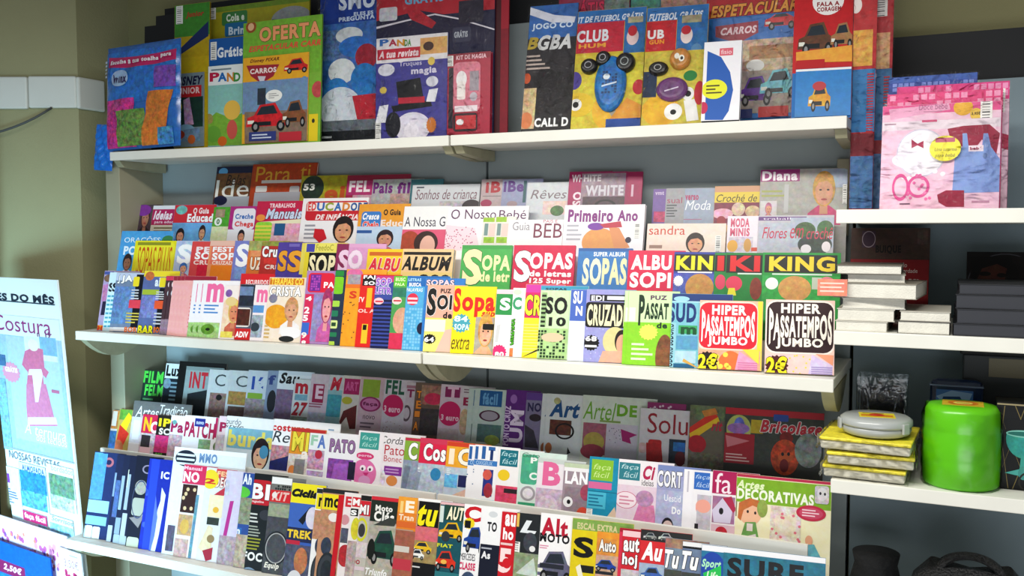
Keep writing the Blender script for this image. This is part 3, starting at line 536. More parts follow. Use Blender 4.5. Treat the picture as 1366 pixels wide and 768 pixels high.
mag(D, 663, 686, 386, 'f4f6f4', 'white puzzle magazine with green header and pink badge', 'b 386 392 f0d8e0;b 392 420 38a058;t 667 397 681 414 fff b|S;s 655 459 676 480 e03c80;t 660 469 672 476 fff b|80;p 663,434,668,432,664,456,660,456 d8d8d8', W=.1)
mag(D, 685, 701, 384, 'f4f6f6', 'white puzzle magazine with vertical green lettering', 't 684 396 696 413 48a878 b|C;v 676 425 686 460 60c030 bo|CRUZADEX;r 674 464 684 480 e08850 .5;e 685 386 696 393 d8e0d0', W=.1)
mag(D, 702, 724, 379, 'f4e438', 'yellow puzzle magazine with pink header and pen', 'b 379 390 d848b0;b 390 424 e03078;t 700 393 722 421 f4f040 bo|CR;h 696 430 718 470 10 f8f080;p 690,480,716,466,717,468,692,482 40382c', W=.1)
mag(D, 722, 760, 381, 'd4ecc0', 'pale green crossword magazine with heavy black lettering', 'b 381 387 48a8c8;t 728 384 756 387 183848 b|SOPAS;r 722 390 729 436 a8c890;h 722 390 728 436 8 203018;t 728 396 757 419 12100e b|SO;t 732 423 755 435 12100e b|10;r 718 438 756 482 b8d898 .2;g 716 440 754 482 9 284828;e 722 444 752 456 e8d0b0', W=.12)
mag(D, 762, 782, 386, 'e8eef8', 'white magazine with blue header and white capitals', 'b 386 428 5878c8;t 765 388 777 405 fff b|SU;t 768 408 777 421 fff b|N;r 758 430 776 484 f0f4fa;r 755 428 758 486 5878c8', W=.15)
mag(D, 783, 838, 386, 'a8a8dc', 'lavender crossword magazine with headscarf woman and black badge', 'b 386 492 a8a8dc .12;r 787 393 838 402 141218;t 789 394 806 401 f4f4f8 b|EDI;r 810 395 836 400 e8e8f0;q 780 403 838 437 141016 0;t 783 406 837 435 f6f0c8 b|CRUZADE;d 776 436 804 484 14 d0d0f0 .03;s 777 446 800 468 16121a;t 781 448 796 455 fff b|68;r 780 460 796 463 e8e8ec;e 804 436 836 474 e0d8a0 .1;e 820 440 838 470 2c1c18;e 822 446 838 472 e8b498;p 804,468,836,468,834,490,798,488 eab8a0 .1', W=.12)
mag(D, 839, 895, 388, '98d838', 'lime green puzzle magazine with yellow starburst', 'b 388 430 d8f0c0;h 840 392 848 428 1 f4f8e8;t 868 394 890 400 6a3868 b|PUZ;t 852 393 860 434 143c20 b|P;t 860 404 892 426 143c20 b|ASSAT;t 876 430 890 438 24442c b|de;s 852 432 878 454 f0f070;l 842 456 872 482 4 e8f8d0;e 874 446 898 506 8a5c3c .5', cp=1, dx=5, W=.12)
mag(D, 897, 978, 392, '88c8d8', 'teal number puzzle magazine with vertical lettering strip', 'b 392 402 284888;e 899 395 920 402 a8d8e8;b 402 404 b0dce8;t 892 404 929 430 183c80 b|SUD;r 888 430 901 496 a0d4e0;v 889 432 898 492 1c3850 b|SUDOKU SUDOKU;r 905 434 930 445 48b070;t 908 436 929 446 186038 b|m;r 902 448 930 466 68a4c8 .2;r 900 468 928 484 b8d8e4 .2;r 898 485 926 494 2c6c94;p 912,478,932,494,930,496,910,482 d8b060', W=.12)
mag(D, 934, 1018, 401, 'f4c8b0', 'jumbo puzzle book with red lettered panel and yellow price', 'r 1010 401 1018 505 f0e050;q 930 402 1011 467 fbe0d4 0;q 933 404 1010 465 e02840 0;t 950 407 996 420 fff b|HIPER;t 936 412 1007 458 fff ba|PASSATEMPOS;t 944 449 997 463 fff b|JUMBO;r 930 467 1014 502 f0b498 .2;e 958 468 990 502 e88048 .1;d 956 468 992 500 9 f4e060 .1;p 986,468,1010,485,1010,502,980,502 e8a8c8 .2;h 984 482 1010 502 7 d888b0;p 990,466,1013,466,1012,486 f0e058;s 928 468 958 494 2c1814;t 931 471 957 493 f8ec28 bo|2€', t=.012, W=.1)
mag(D, 1022, 1114, 400, 'f4d4c8', 'jumbo puzzle book with dark brown lettered panel', 'q 1021 401 1114 472 fbece4 0;q 1023 403 1112 470 3c1c24 0;t 1042 405 1095 418 fff6ec b|HIPER;t 1026 410 1110 462 fff6ec ba|PASSATEMPOS;t 1035 451 1098 466 fff6ec b|JUMBO;r 1016 472 1112 509 f4d0cc .1;d 1050 473 1084 504 14 e8d860 .04;p 1083,473,1111,488,1110,509,1078,508 d8c8e8 .2;h 1082 488 1110 508 7 b0a0d0;p 1088,472,1112,474,1111,488 f0a888;s 1020 473 1052 501 5c1c20;t 1022 475 1050 500 f8ec28 bo|2€', t=.012, W=.1)
# ------------------------------------------------------------------ bottom shelf, back row
E_ = Row(2.272, .90, 13, 'back row, bottom shelf', 'magazines in the back row of the bottom shelf', .17, .003, 'magazine', 'magazine')
mag(E_, 193, 220, 494, '2c4438', 'dark green film magazine with bright green capitals', 't 192 495 218 511 68e060 b|FILM;t 193 513 217 528 68e060 b|FELM;l 190 530 214 540 2 68a870')
mag(E_, 222, 247, 485, 'e8ecf0', 'white headed magazine with black letters over dark photo', 'b 485 505 ecf0f2;t 222 487 244 502 16181c b|Lux;b 505 560 24303c .5;e 218 504 228 518 88a0b0 .4;l 226 508 242 536 5 90a8b4')
mag(E_, 240, 262, 482, '141418', 'black magazine of which only the top edge shows', '', W=.19, t=.004)
mag(E_, 249, 278, 489, 'a8b4b4', 'grey green magazine with red capitals and black coat', 'b 489 494 98a4a4;t 253 496 277 518 d83848 b|INT;p 250,525,276,520,274,560,246,560 2c3238 .3', W=.15)
mag(E_, 280, 306, 493, 'dcdcdc', 'light grey interior magazine with thin round capital, left of two', 't 287 499 301 515 50585c |C;r 278 524 304 560 9c7c74 .6;e 288 526 296 534 241c1c', W=.12, cp=0)
mag(E_, 306, 330, 494, 'd8d8d8', 'light grey interior magazine with thin round capital, right of two', 't 315 501 330 516 50585c |C;r 304 522 328 540 b08c50 .5;r 303 542 326 556 6c5048 .5', W=.12)
mag(E_, 332, 357, 494, 'd4d8e0', 'pale magazine with blue lettering and lime patch', 't 336 502 352 520 385cb0 b|Ié;q 330 524 350 532 98b848;b 532 556 a89c9c .5', W=.12)
mag(E_, 358, 370, 494, '98a4bc', 'grey blue strip magazine with dark letter', 't 358 500 368 513 40508c b|f;e 356 520 368 550 2c2c34', W=.1)
mag(E_, 372, 412, 495, 'e8ecf0', 'pale blue edged magazine with black script title', 'b 495 500 dce4ec;t 373 497 400 512 18181c bi|Sau;b 520 560 88708a .4', W=.13)
mag(E_, 393, 416, 506, 'dcdcdc', 'pale magazine with red letter and large red number', 't 394 511 411 525 c8283c b|m;r 393 526 410 534 88b0c0 .2;t 389 536 410 555 b82438 bi|27;b 556 566 8a9484 .5', W=.1)
mag(E_, 416, 440, 499, 'd8c4cc', 'pale pink magazine with crimson block capital', 'r 417 512 432 537 a82454 .1;t 421 514 431 532 f0d0dc b|E;l 412 537 430 544 2 a85068;r 410 550 434 566 b8bcc8 .3', W=.1)
mag(E_, 440, 459, 500, '9cc0c4', 'turquoise photo magazine with red capital', 'b 500 520 d0ccd0 .2;t 441 503 456 521 d03048 bi|M;q 434 526 456 556 50a0ac .3', W=.1)
mag(E_, 459, 482, 501, 'd8d0c8', 'pale craft magazine with magenta square and striped bag', 'r 459 505 480 526 b02468 .2;t 461 509 478 521 d868a0 b|ART;e 456 529 470 539 c0b840;p 450,562,458,548,476,540,474,572,466,572,462,556,454,566 702420 .3', W=.13)
mag(E_, 482, 514, 503, 'd0b4bc', 'pink magazine with lime square and oval pink label', 'r 484 506 507 530 98b040 .1;e 480 529 508 549 d080b0;o 480 529 508 549 a0286c;t 484 536 504 542 7c2058 b|faça;t 484 554 500 559 5c4850 |novo;l 480 562 502 572 2 7c6470', W=.13, cp=0)
mag(E_, 514, 544, 506, 'd4ccd4', 'pale magazine with dark green capitals and pink round sticker', 't 515 507 540 526 2c6850 b|FEL;e 510 526 538 556 d0246c;t 512 541 534 550 f8d0e0 b|3 euro;d 508 562 536 580 20 a07c74 .02', W=.13)
mag(E_, 543, 559, 510, 'd0c4cc', 'pale pink magazine with crimson capital and wooden scissors', 't 543 519 553 530 982860 b|T;o 536 540 548 562 6a5860 .7;b 514 518 b08090', W=.1)
mag(E_, 555, 592, 511, '7a6458', 'brown photo magazine with vertical orange capitals', 't 556 521 563 531 f09838 bo|T;t 555 534 562 545 f09838 bo|E;t 553 548 560 556 f09838 bo|I;t 551 562 558 574 f09838 bo|A;r 562 514 590 540 a07868 .7;e 566 524 590 540 d03860 .3;r 560 545 586 580 4c4444 .5', W=.11)
mag(E_, 589, 618, 513, 'dcc8d4', 'pale magazine with pink round sticker and burgundy capital', 'r 594 516 614 530 982868 .1;t 597 516 612 530 f0c8dc b|T;e 585 535 615 568 d42470;t 588 553 612 561 f8d0e0 b|3 euro;b 572 590 d0c0c4 .2', W=.13)
mag(E_, 617, 632, 515, 'd8d0d4', 'pale magazine with crimson capital and cream figure', 't 618 530 628 541 a82858 b|E;l 619 518 630 525 2 907884;e 612 545 626 580 c8b090 .4', W=.1)
mag(E_, 634, 674, 519, 'c8d8d0', 'clear wrapped magazine with blue square and dark oval label', 'r 640 521 670 542 2868a0;t 644 524 664 540 78b0d8 b|fácil;e 639 547 667 562 b0a8b4;o 639 547 667 562 5c2c48;r 636 566 668 590 60807c .3;e 646 580 666 594 a0b458 .3', W=.13, cp=1, dx=8)
mag(E_, 676, 704, 520, '6c2c88', 'deep purple cross stitch magazine with vertical white letters', 'v 671 541 680 594 e8d0f0 b|PONTO CRUZ;v 680 547 698 590 f0e0f4 b|UM;e 681 526 690 538 a878c0', W=.1)
mag(E_, 703, 728, 524, '8c84a0', 'grey magazine with violet header and white capitals', 'b 524 534 6c4898;t 704 537 722 549 342c5c b|NO;e 706 552 722 562 3a2c34 .3;p 700,566,712,574,718,598,700,596 4a4450 .3', W=.12)
mag(E_, 730, 776, 526, 'dce0e0', 'pale craft magazine with dark blue script and black necklace', 't 733 534 774 557 245c90 bi|Art;e 739 530 748 539 b0a880 .4;r 733 560 762 580 6a3c2c .7;o 740 564 766 586 241c1c .8;e 727 590 736 604 c07848;p 757,596,761,604,756,606 202020', W=.13, cp=1, dx=6)
mag(E_, 778, 863, 529, 'd4dcd0', 'pale craft magazine with light green script title', 't 778 536 822 560 7ab030 i|Artel;t 823 540 850 556 7ab030 b|DE;l 800 560 850 566 1 90a860;r 777 564 808 606 a86878 .3;e 778 576 806 602 b8a858 .2;e 774 592 806 612 a84858 .2;r 808 566 850 612 d0c8d4 .1;p 828,572,850,580,840,584,842,592,830,588 b02878;d 812 570 828 590 14 4a3868 .04', W=.2)
mag(E_, 864, 898, 537, '90306c', 'purple print magazine peeping over the grey green script', 'd 864 538 896 548 10 d8c0d0 .05', W=.1)
mag(E_, 855, 920, 546, 'd8d4d8', 'pale magazine with dark red rounded title and red bear', 't 864 552 918 579 a02434 |Solu;e 860 588 882 604 e8c8c0;q 864 586 882 616 c03430 .3;e 850 590 864 604 d8b8b0 .3;p 862,590,882,592,884,616,862,614 b82c2c .3;r 892 586 914 618 2c3848 .5;r 898 590 914 602 3878b8 .4;e 900 602 914 622 701c28', W=.14)
mag(E_, 921, 967, 541, '787060', 'magazine with coloured pencils and red ball', 'b 541 560 6c7458 .6;p 919,570,952,548,958,556,920,584 d8402c .1;p 919,578,958,556,960,562,922,588 e8c030 .1;p 936,548,954,544,958,552,940,556 c88840 .3;t 949 562 964 575 c0304c bi|rit;e 917 580 942 604 b82434 .2;b 604 626 74705c .7', W=.16)
mag(E_, 968, 1100, 547, '4c4c48', 'dark handicraft magazine with red title and orange woolly lion', 'b 547 556 c02c3c;b 556 622 484c44 .35;e 969 553 1002 592 b8bc70 .2;e 978 556 994 588 6870c0 .5;e 970 564 1000 578 a078b8 .4;r 966 578 1006 618 b02838 .1;l 968 604 1000 616 3 e8c0bc;p 968,580,1000,588,970,596 d88890;r 1002 560 1018 578 c0a830 .2;t 1014 562 1097 584 c83848 bik|Bricolage;q 1032 553 1052 562 3858a8;e 1040 576 1058 592 8a2820 .3;e 1028 586 1066 634 c05028 .8;e 1038 604 1058 616 d06838 .3;e 1040 612 1052 630 8a1c20;e 1042 603 1046 608 1c1414;e 1050 603 1054 608 1c1414;e 1060 578 1096 624 909894 .6;k 1090 578 1096 590', W=.19)
# ------------------------------------------------------------------ bottom shelf, second row
F_ = Row(2.168, .75, 13, 'second row, bottom shelf', 'craft magazines in the second row of the bottom shelf', .17, .003, 'craft_magazine', 'magazine')
mag(F_, 151, 160, 547, 'd8d4d4', 'white and orange magazine at the left end', 'b 547 572 c88a50 .4;r 150 548 156 568 e8e4dc;r 140 574 156 604 4878a8 .6;b 604 622 d8dce4 .4', W=.1)
mag(F_, 160, 178, 546, 'c8b068', 'colourful magazine with yellow and red ribbons', 'r 160 546 176 560 70a048 .4;p 160,568,172,550,176,556,166,580 f0d830;p 152,600,160,566,172,578,158,606 d84030 .3;e 148 586 164 608 c87850 .3', W=.1)
mag(F_, 179, 257, 537, '787878', 'grey traditional crafts magazine with white script heading', 't 181 542 212 557 f0f0f0 i|Artes;t 213 541 250 558 f0f0f0 i|Tradição;b 559 612 d4d0d4 .15;r 177 560 186 586 e8e4e8;r 170 590 188 608 ece8ec;l 190 586 200 600 3 b0a8ac', W=.18)
mag(F_, 191, 211, 553, 'd02c58', 'crimson craft magazine with yellow and white letters', 't 192 556 202 575 f0c030 b|N;t 201 562 210 578 fff b|C;b 578 620 c8b8bc .5;r 186 596 200 606 f0c8d0;r 188 580 200 596 3c3438 .5', W=.12)
mag(F_, 211, 229, 554, '2c2420', 'black headed craft magazine with yellow letters and pink pictures', 't 212 558 228 569 f0d830 b|IP;t 212 571 226 580 f0e8e0 b|SC;b 581 604 d04080 .5;b 604 622 302820 .4;t 207 604 216 611 70b048 b|por', W=.12)
mag(F_, 229, 247, 554, 'f0ecf0', 'white patchwork magazine with magenta letter pair', 't 228 562 245 577 b02460 b|Pa;b 580 624 c8b0b8 .5;e 230 560 236 566 78b0b0', W=.12)
mag(F_, 247, 292, 555, 'f4f0f4', 'white patchwork magazine with full magenta title and blue box', 't 246 563 287 584 b8245c b|PATCH;r 260 558 274 569 2c3c98;t 262 562 272 566 d8e0f0 b|novo;r 287 553 294 584 c02868;r 264 586 280 606 88a880 .6;e 284 588 300 604 6c8858 .5;t 288 590 300 601 f0f4e8 b|20;b 606 626 c8c4dc .3', W=.12)
mag(F_, 293, 306, 555, 'ecd8e0', 'pale pink strip magazine with magenta letter', 't 293 563 303 576 b02860 b|P;b 580 624 d0c8d0 .4', W=.1)
mag(F_, 303, 372, 557, 'eef2f4', 'white fashion magazine with small dark script and blue panel below', 't 302 558 322 566 485068 |burdo;t 300 566 325 572 302838 i|style;r 303 572 370 600 88bcd0 .15;t 304 575 366 597 ece478 b|burda;r 300 600 366 626 d4e4ec .1;f 328 584 364 650 30242c e0b8a0 e4dce4;e 346 594 358 612 58a0c8', W=.16)
mag(F_, 366, 455, 562, 'f2f2f4', 'white sewing magazine with red lowercase title over dark handwriting', 't 363 567 414 576 d02c3c b|costurar;t 363 575 387 590 283440 i|Re;l 438 571 450 576 1 98b0c8;r 357 594 392 626 b48890 .8;p 354,614,392,606,390,634,352,634 28306c .3;h 353 624 388 630 1 e0d4dc', W=.17)
mag(F_, 389, 415, 571, 'e09830', 'orange craft magazine with yellow brush lettering', 'b 571 576 c83c3c;t 390 576 412 602 f0e050 bo|MI;b 606 640 d8d0c8 .4;e 384 620 394 636 e09050;t 402 602 411 612 f4ece4 b|a;r 392 612 406 634 8c8c8c .3', W=.12, mt='ink')
mag(F_, 414, 438, 578, 'eef0f2', 'white magazine with mint and blue letters and small pictures', 't 415 580 424 594 a8d0b8 b|F;t 424 580 435 598 6888c8 b|A;r 410 600 432 626 c09cb0 .7;r 408 628 430 648 b8a4c4 .6;e 420 600 430 612 c03850', W=.12)
mag(F_, 439, 478, 578, 'f2f0f4', 'white patchwork magazine with patterned letters above purple dress', 't 440 586 474 604 a07ca8 bo|PATO;r 436 612 470 646 8c50a0 .6;p 440,644,446,618,462,618,468,646 a868c0 .3;r 464 616 476 640 2c2440 .3', W=.14)
mag(F_, 479, 514, 575, 'f0eaee', 'craft magazine with teal square and pink felt owl', 'r 480 577 506 599 4ca8a0;t 483 581 503 588 b8e4dc i|faça;t 483 590 503 596 b8e4dc i|fácil;e 475 603 499 613 d84880;t 478 606 496 610 f4c8dc b|porta;e 468 612 502 650 e07cb0 .1;e 480 620 488 628 f4e8ee;e 490 621 498 629 f4e8ee;e 482 623 485 627 483048;e 492 624 495 628 483048;p 484,630,492,630,488,636 c83880;e 478 634 494 648 d8a0c8;b 650 664 e8ccc0 .1;p 460,614,470,612,470,624,460,624 d85c9c', W=.14)
mag(F_, 513, 545, 578, 'eee8ec', 'white doll patterns magazine with red title and purple panel', 't 508 582 538 592 302830 i|Corda;r 506 593 544 618 ece4e8;t 513 594 540 607 c02840 |Pato;t 512 608 536 616 c02840 |Bonec;r 512 622 536 634 883c98 .2;l 514 624 534 632 2 c8a0d0;e 515 634 530 648 e09858;e 494 622 514 652 d8d0d4 .8;b 652 668 e8dcd0', W=.13)
mag(F_, 541, 562, 584, '90b448', 'sewing magazine with olive header and white capital over denim', 'b 584 588 c83c5c;b 588 614 94b84c;t 545 590 557 613 fff bo|C;b 614 676 98a4b4 .35;p 530,664,540,620,548,622,538,668 7c8898 .3', W=.12)
mag(F_, 561, 597, 585, 'e03058', 'sewing magazine with crimson header and white title over denim', 'b 585 592 d84868;t 565 592 595 615 fff bo|Cos;b 619 682 b8c4d0 .35;e 574 624 588 641 3c8cb8 .2;l 556 622 560 650 6 f0f4f8;p 542,670,556,628,562,630,552,672 98a4b4 .2', W=.13)
mag(F_, 597, 634, 590, 'f0b038', 'sewing magazine with orange header and white title', 'b 590 596 d85030;t 599 598 606 619 fff0d8 b|I;t 611 598 630 621 fff8e8 bo|C;b 624 700 c0ccd8 .2;r 592 632 610 650 70b8e0 .5;r 611 634 624 650 282c60 .2;p 578,664,622,652,620,676,572,672 dcb8a8 .2;l 596 624 602 634 4 e8f0f4', W=.13)
mag(F_, 634, 664, 594, 'f4f4f8', 'white cross stitch magazine with blue and white striped letters', 'r 634 595 638 612 3870b0;r 643 595 648 612 3870b0;r 652 596 661 601 3870b0;r 654 600 658 614 20407c;b 614 621 4888c8;t 635 615 657 620 c8e0f4 |OXIGEUX;b 621 680 f4f2f4;r 644 626 657 662 304090 0;e 644 626 656 640 d86858 .2;e 645 644 657 664 a83848 .4;l 626 624 632 650 8 5878a0;b 666 690 b0d4e8 .3', W=.13, cp=1, dx=8)
mag(F_, 665, 694, 598, 'f4f0f0', 'white crochet magazine with teal square and yellow disc', 'r 667 600 691 622 187c8c;t 669 602 689 610 c0e4e8 i|faça;t 670 612 690 619 c0e4e8 i|fácil;e 664 626 680 641 f0d030;r 660 648 690 678 d85070 .5;r 672 652 690 658 382c30 .2', W=.13, cp=0)
mag(F_, 694, 722, 602, 'd8e8e0', 'white and green yarn magazine with white capitals', 'q 695 606 717 646 58b090 .2;t 708 610 717 618 f0f4f0 b|P;t 706 630 716 640 f0f4f0 b|C;e 692 648 716 668 e0dce0 .3;o 694 648 714 668 a8a4a8 .7;r 690 670 714 688 40a078 .1;l 692 672 704 686 2 e0f0e8;t 697 604 720 610 508870 i|Gato', W=.13)
mag(F_, 718, 752, 612, 'eee6ec', 'white magazine with fat pink capital and knitted bear', 'b 607 618 d0d8d4;t 724 616 748 648 e878a8 b|B;b 652 694 c8b4c4 .35;e 716 660 744 692 d8c8d4 .4;e 718 678 730 692 c03858', W=.13)
mag(F_, 753, 786, 618, 'a898a0', 'mauve knitting magazine with white capitals on white framed cover', 'b 612 624 c8d4b8 .1;b 624 629 f4f2f4;t 754 629 784 646 fff b|LAN;r 752 650 788 692 988890 .25;e 751 662 764 676 f4f2f4;e 756 666 761 672 1c181c;e 768 676 786 700 d05038 .4;e 774 646 790 668 a85068 .3', W=.13)
mag(F_, 787, 827, 610, '1f98b8', 'turquoise magazine with lime square and pink band', 'r 789 613 818 641 98c840;t 792 619 815 628 d8f0a0 i|faça;t 792 629 813 637 d8f0a0 i|fácil;r 785 643 816 652 e078a8;r 783 656 808 678 58c0d8;l 785 658 805 676 4 2080a0;h 783 655 824 656 1 186c88;k 782 678 790 692;p 806,694,820,676,824,696 e0c8b0 .1', W=.13)
mag(F_, 826, 878, 614, 'f2ecf0', 'white magazine with teal square and pink fabric bag', 'r 826 617 854 640 3c8c98;t 829 619 852 627 c8e4e8 i|faça;t 832 629 851 637 c8e4e8 i|fácil;t 858 621 874 640 c02c60 bi|Ci;t 856 640 872 648 483c44 |ideias;b 648 716 e8d4e0 .15;e 820 655 850 678 f4e4ea;o 820 655 850 678 d07090 .93;l 826 660 846 674 3 d898ac;p 842,700,852,672,872,674,876,704 d888b0 .3;e 848 654 872 676 b890b0 .4;h 842 697 874 704 1 e05890', W=.14)
mag(F_, 878, 912, 621, 'a8acd0', 'blue grey pattern magazine with white capitals', 'b 621 628 8898c8;t 877 628 910 650 f4f4fa bo|CORT;b 654 716 b4b8d4 .25;t 886 660 908 669 f4f4f8 |Uestid;t 896 676 908 686 f4f4f8 b|Do;e 882 690 898 714 28202c;e 884 694 897 710 d8c0bc', W=.13)
mag(F_, 913, 929, 626, 'f4f2f6', 'plain white magazine beside the blue grey pattern magazine', 'r 917 628 919 656 c8c4d0', W=.11)
mag(F_, 925, 952, 628, 'f2f0f4', 'white magazine with blue square and coral felt head', 'r 926 630 947 653 3c78c8;t 928 633 947 640 c0d8f4 i|faça;t 929 643 947 650 c0d8f4 i|fácil;e 928 664 948 690 f0a090 .2;r 929 660 948 712 c8c4cc .2;e 928 666 948 684 f0b0a0;r 926 698 931 714 28242c', W=.11)
mag(F_, 951, 982, 628, 'f0eaee', 'magazine with magenta header, birdhouse and strawberry', 'b 628 659 b81c64;t 954 631 976 658 f8e8f0 |fa;r 950 662 980 698 a87c9c .3;p 950,680,964,664,978,676,974,698,952,696 d8d0e4;e 959 677 965 686 201820;p 964,664,976,662,982,680,978,684 b83058;r 948 700 980 718 e0c0cc;e 954 702 970 718 c02c40 .3', W=.11)
mag(F_, 983, 1110, 637, 'f2ecc8', 'cream decorative arts magazine with green header and rag doll', 'b 637 641 c03058;b 642 675 88b428 .1;t 982 641 1020 652 e8f4c8 bi|Artes;t 983 655 1086 670 f4f8e8 b|DECORATIVAS;r 980 668 983 688 8c8870;e 985 668 1016 700 f0c0a0 .05;p 984,690,986,670,1000,664,1014,668,1018,680,1004,674,992,680,988,694 c87840 .2;e 1010 666 1024 690 98a858 .3;p 988,716,994,696,1008,696,1012,718 78a860 .2;r 996 698 1004 708 e8dcd8;e 996 680 999 684 302020;e 1006 682 1009 686 302020;p 990,716,1008,712,1012,736,994,738 e4d4dc .2;r 1027 676 1068 734 dcccc4 .5;r 1034 688 1062 714 e4d8c4 .3;d 1028 682 1068 730 14 e08090 .05;e 1062 674 1102 695 c82850;e 1066 677 1098 692 d05070;l 1070 679 1096 690 3 f8d8e0;e 1074 714 1084 728 e8b090;p 1064,744,1072,726,1086,726,1096,746 70b0c0 .3;b 746 790 e8e0c4;q 1087 648 1106 672 c8c4c8 .4;e 1090 650 1104 668 dcd8dc .3;e 1093 656 1096 660 302c34;e 1099 657 1102 661 302c34', W=.2, t=.005)
# ------------------------------------------------------------------ bottom shelf, front row
G_ = Row(2.026, Z3, 13, 'front row, bottom shelf', 'magazines in the front row of the bottom shelf', .15, .003, 'magazine', 'magazine')
mag(G_, 127, 156, 603, '283868', 'navy shaver magazine with pale blue highlights, leftmost on shelf', 'p 126,603,138,604,130,650,116,650 7ab4d8 .1;e 139 610 152 623 b8707c;e 142 613 149 620 28305c;r 122 604 140 666 5c98c8 .3;r 117 667 145 684 a0c4d4;r 114 688 142 700 8cb4c8;q 113 700 122 724 d8e4e8;q 122 702 132 730 e0e8e4;r 108 700 113 724 b0c8d0', W=.12, name='magazine')
mag(G_, 157, 168, 606, '242c50', 'dark navy strip magazine with silver blades, first of three', 'r 150 630 154 662 90a4c0;r 152 640 160 690 5870a0 .4;r 142 700 148 735 b8c0c8', W=.1)
mag(G_, 166, 176, 607, '202848', 'dark navy strip magazine with silver blades, second of three', 'r 160 634 164 680 a0b0c4;r 153 690 160 712 98a8bc;q 150 712 158 738 a8b4bc', W=.1)
mag(G_, 174, 185, 608, '1c2240', 'dark navy strip magazine with silver blades, third of three', 'r 166 632 172 680 a8b4c4;r 168 626 171 650 d8d8c8;r 160 684 168 715 b8bcc4;q 154 714 168 740 b0b8bc', W=.1)
mag(G_, 183, 203, 608, '181c34', 'black navy magazine with round silver watch shapes', 'o 190 620 204 632 988ca0 .7;e 180 640 196 660 a8a498 .3;q 176 664 194 688 b4b4a8;p 172,690,192,688,184,704 989090;q 168 716 184 740 c4c4b0;o 176 640 196 692 505878 .92', W=.1)
mag(G_, 200, 216, 612, '2038b0', 'royal blue magazine with white wavy edge, left of two', 't 203 626 212 635 f0f4fc b|II;d 184 650 194 730 8 4c68d8 .3;p 203,612,216,612,198,740,188,740 3050cc', W=.1)
mag(G_, 214, 229, 613, '1c34a8', 'royal blue magazine with white wavy edge, right of two', 't 215 629 226 639 f0f4fc b|IC;p 216,650,214,668,210,680,208,700,202,715,200,740,206,740,212,712,216,690,221,660 e0e8f4;p 208,660,204,690,200,720,196,740,200,740,206,715,210,690 6880d8', W=.1)
mag(G_, 233, 330, 600, 'e4eaee', 'tall white magazine with striped round emblem behind pink headings', 'b 600 606 f0f2f4;e 234 600 262 622 202c40;h 236 602 260 620 3 e0e8ec;t 266 605 290 618 7898c0 b|MMO;l 240 630 250 740 9 b0bcc4;r 222 700 232 735 605870 .5', W=.15)
mag(G_, 246, 274, 620, 'ece4e4', 'white craft magazine with pink header and dark flower picture', 'b 620 646 d83868;t 246 622 270 627 f4c8d4 b|Manual;t 245 629 266 643 fff b|NO;r 242 646 262 684 40201c .2;d 244 652 260 680 6 e0c8a0 .14;r 237 686 256 714 c0a07c .4;e 240 692 252 712 d8b060 .2;r 230 718 250 745 c8a8a4 .4;p 262,660,266,660,254,748,250,748 6c98a8 .4', W=.12)
mag(G_, 276, 318, 625, 'e4e4e8', 'craft magazine with red heading and yellow round badge', 'r 288 626 316 648 d85058 .1;t 290 629 312 636 f4d0a0 b|FEST;t 287 637 312 651 fbe0d8 bo|DEGD;e 270 626 292 652 f0d838;t 272 638 288 645 d83838 b|2;p 282,662,300,650,300,660,282,672 c83c50;r 278 660 298 690 f0e4c0 .2;e 284 676 292 684 e8b840;r 276 690 292 700 384038 .4;p 264,730,278,700,284,704,280,745 e8d8b8 .2;e 276 713 286 724 a08860;p 270,734,284,730,282,746,274,750 b02c48', W=.13)
mag(G_, 303, 324, 628, 'd8d0e4', 'lilac strip magazine with magenta edge line', 'p 307,668,312,668,302,716,297,716 c03898;b 716 768 b0a0a8 .5;r 296 640 306 660 c0c8d8 .4', W=.11)
mag(G_, 325, 341, 631, '3858a0', 'blue headed magazine with green splash and white capitals', 't 324 632 336 646 f0f4fc b|Ah;e 308 648 334 664 68c848 .1;b 664 700 90987c .6;r 308 703 322 713 3878b8;t 309 705 320 712 f0f4fc b|en;e 300 728 318 770 7c2c38 .4;b 714 790 b8a898 .5', W=.1)
mag(G_, 340, 364, 632, '16161a', 'black bicycle magazine with red cap and white capitals', 'q 334 640 362 674 c81c30;t 335 645 360 666 fff bo|BI;t 334 667 352 671 f0d0d0 b|magazine;b 674 790 18181a;e 346 680 362 694 404048;l 330 683 352 698 3 d8d8d4;l 330 700 350 716 4 b0b4a8;l 326 716 350 734 4 a8a838;t 324 736 350 748 f4f4f0 b|FOC;o 318 756 344 786 88a0b8 .7', W=.11, spine='f0f0f0')
mag(G_, 363, 390, 636, '80807c', 'grey road cycling magazine with chequered strip and wheel', 'r 363 637 390 646 f4f4f4;g 364 647 388 654 8 1c1c20;r 360 654 388 670 d82c34;t 363 656 386 668 f0c8c0 bi|KIT;e 363 656 370 664 f0e8e4;r 358 672 386 690 a0a890 .3;b 690 790 54545a .4;o 354 710 382 752 b8b8b8 .92;o 352 708 384 754 202024 .9;t 352 750 372 760 f0ece0 bi|Equip', W=.11)
mag(G_, 390, 428, 645, '4870c0', 'cycling magazine with yellow header and blue sky', 'b 645 672 f4e828;t 390 653 424 663 14141c bio|Ciclis;r 386 672 428 705 4c74c4 .05;p 398,694,414,676,416,680,404,700 181828;e 408 676 426 706 e0dcec .2;b 705 724 28305c .1;t 383 707 416 718 f8d83c b|TREK;r 380 720 400 728 c82848;b 728 800 585c74 .6;e 392 730 410 766 c08058 .4;e 382 760 402 790 e0e0e4', W=.11)
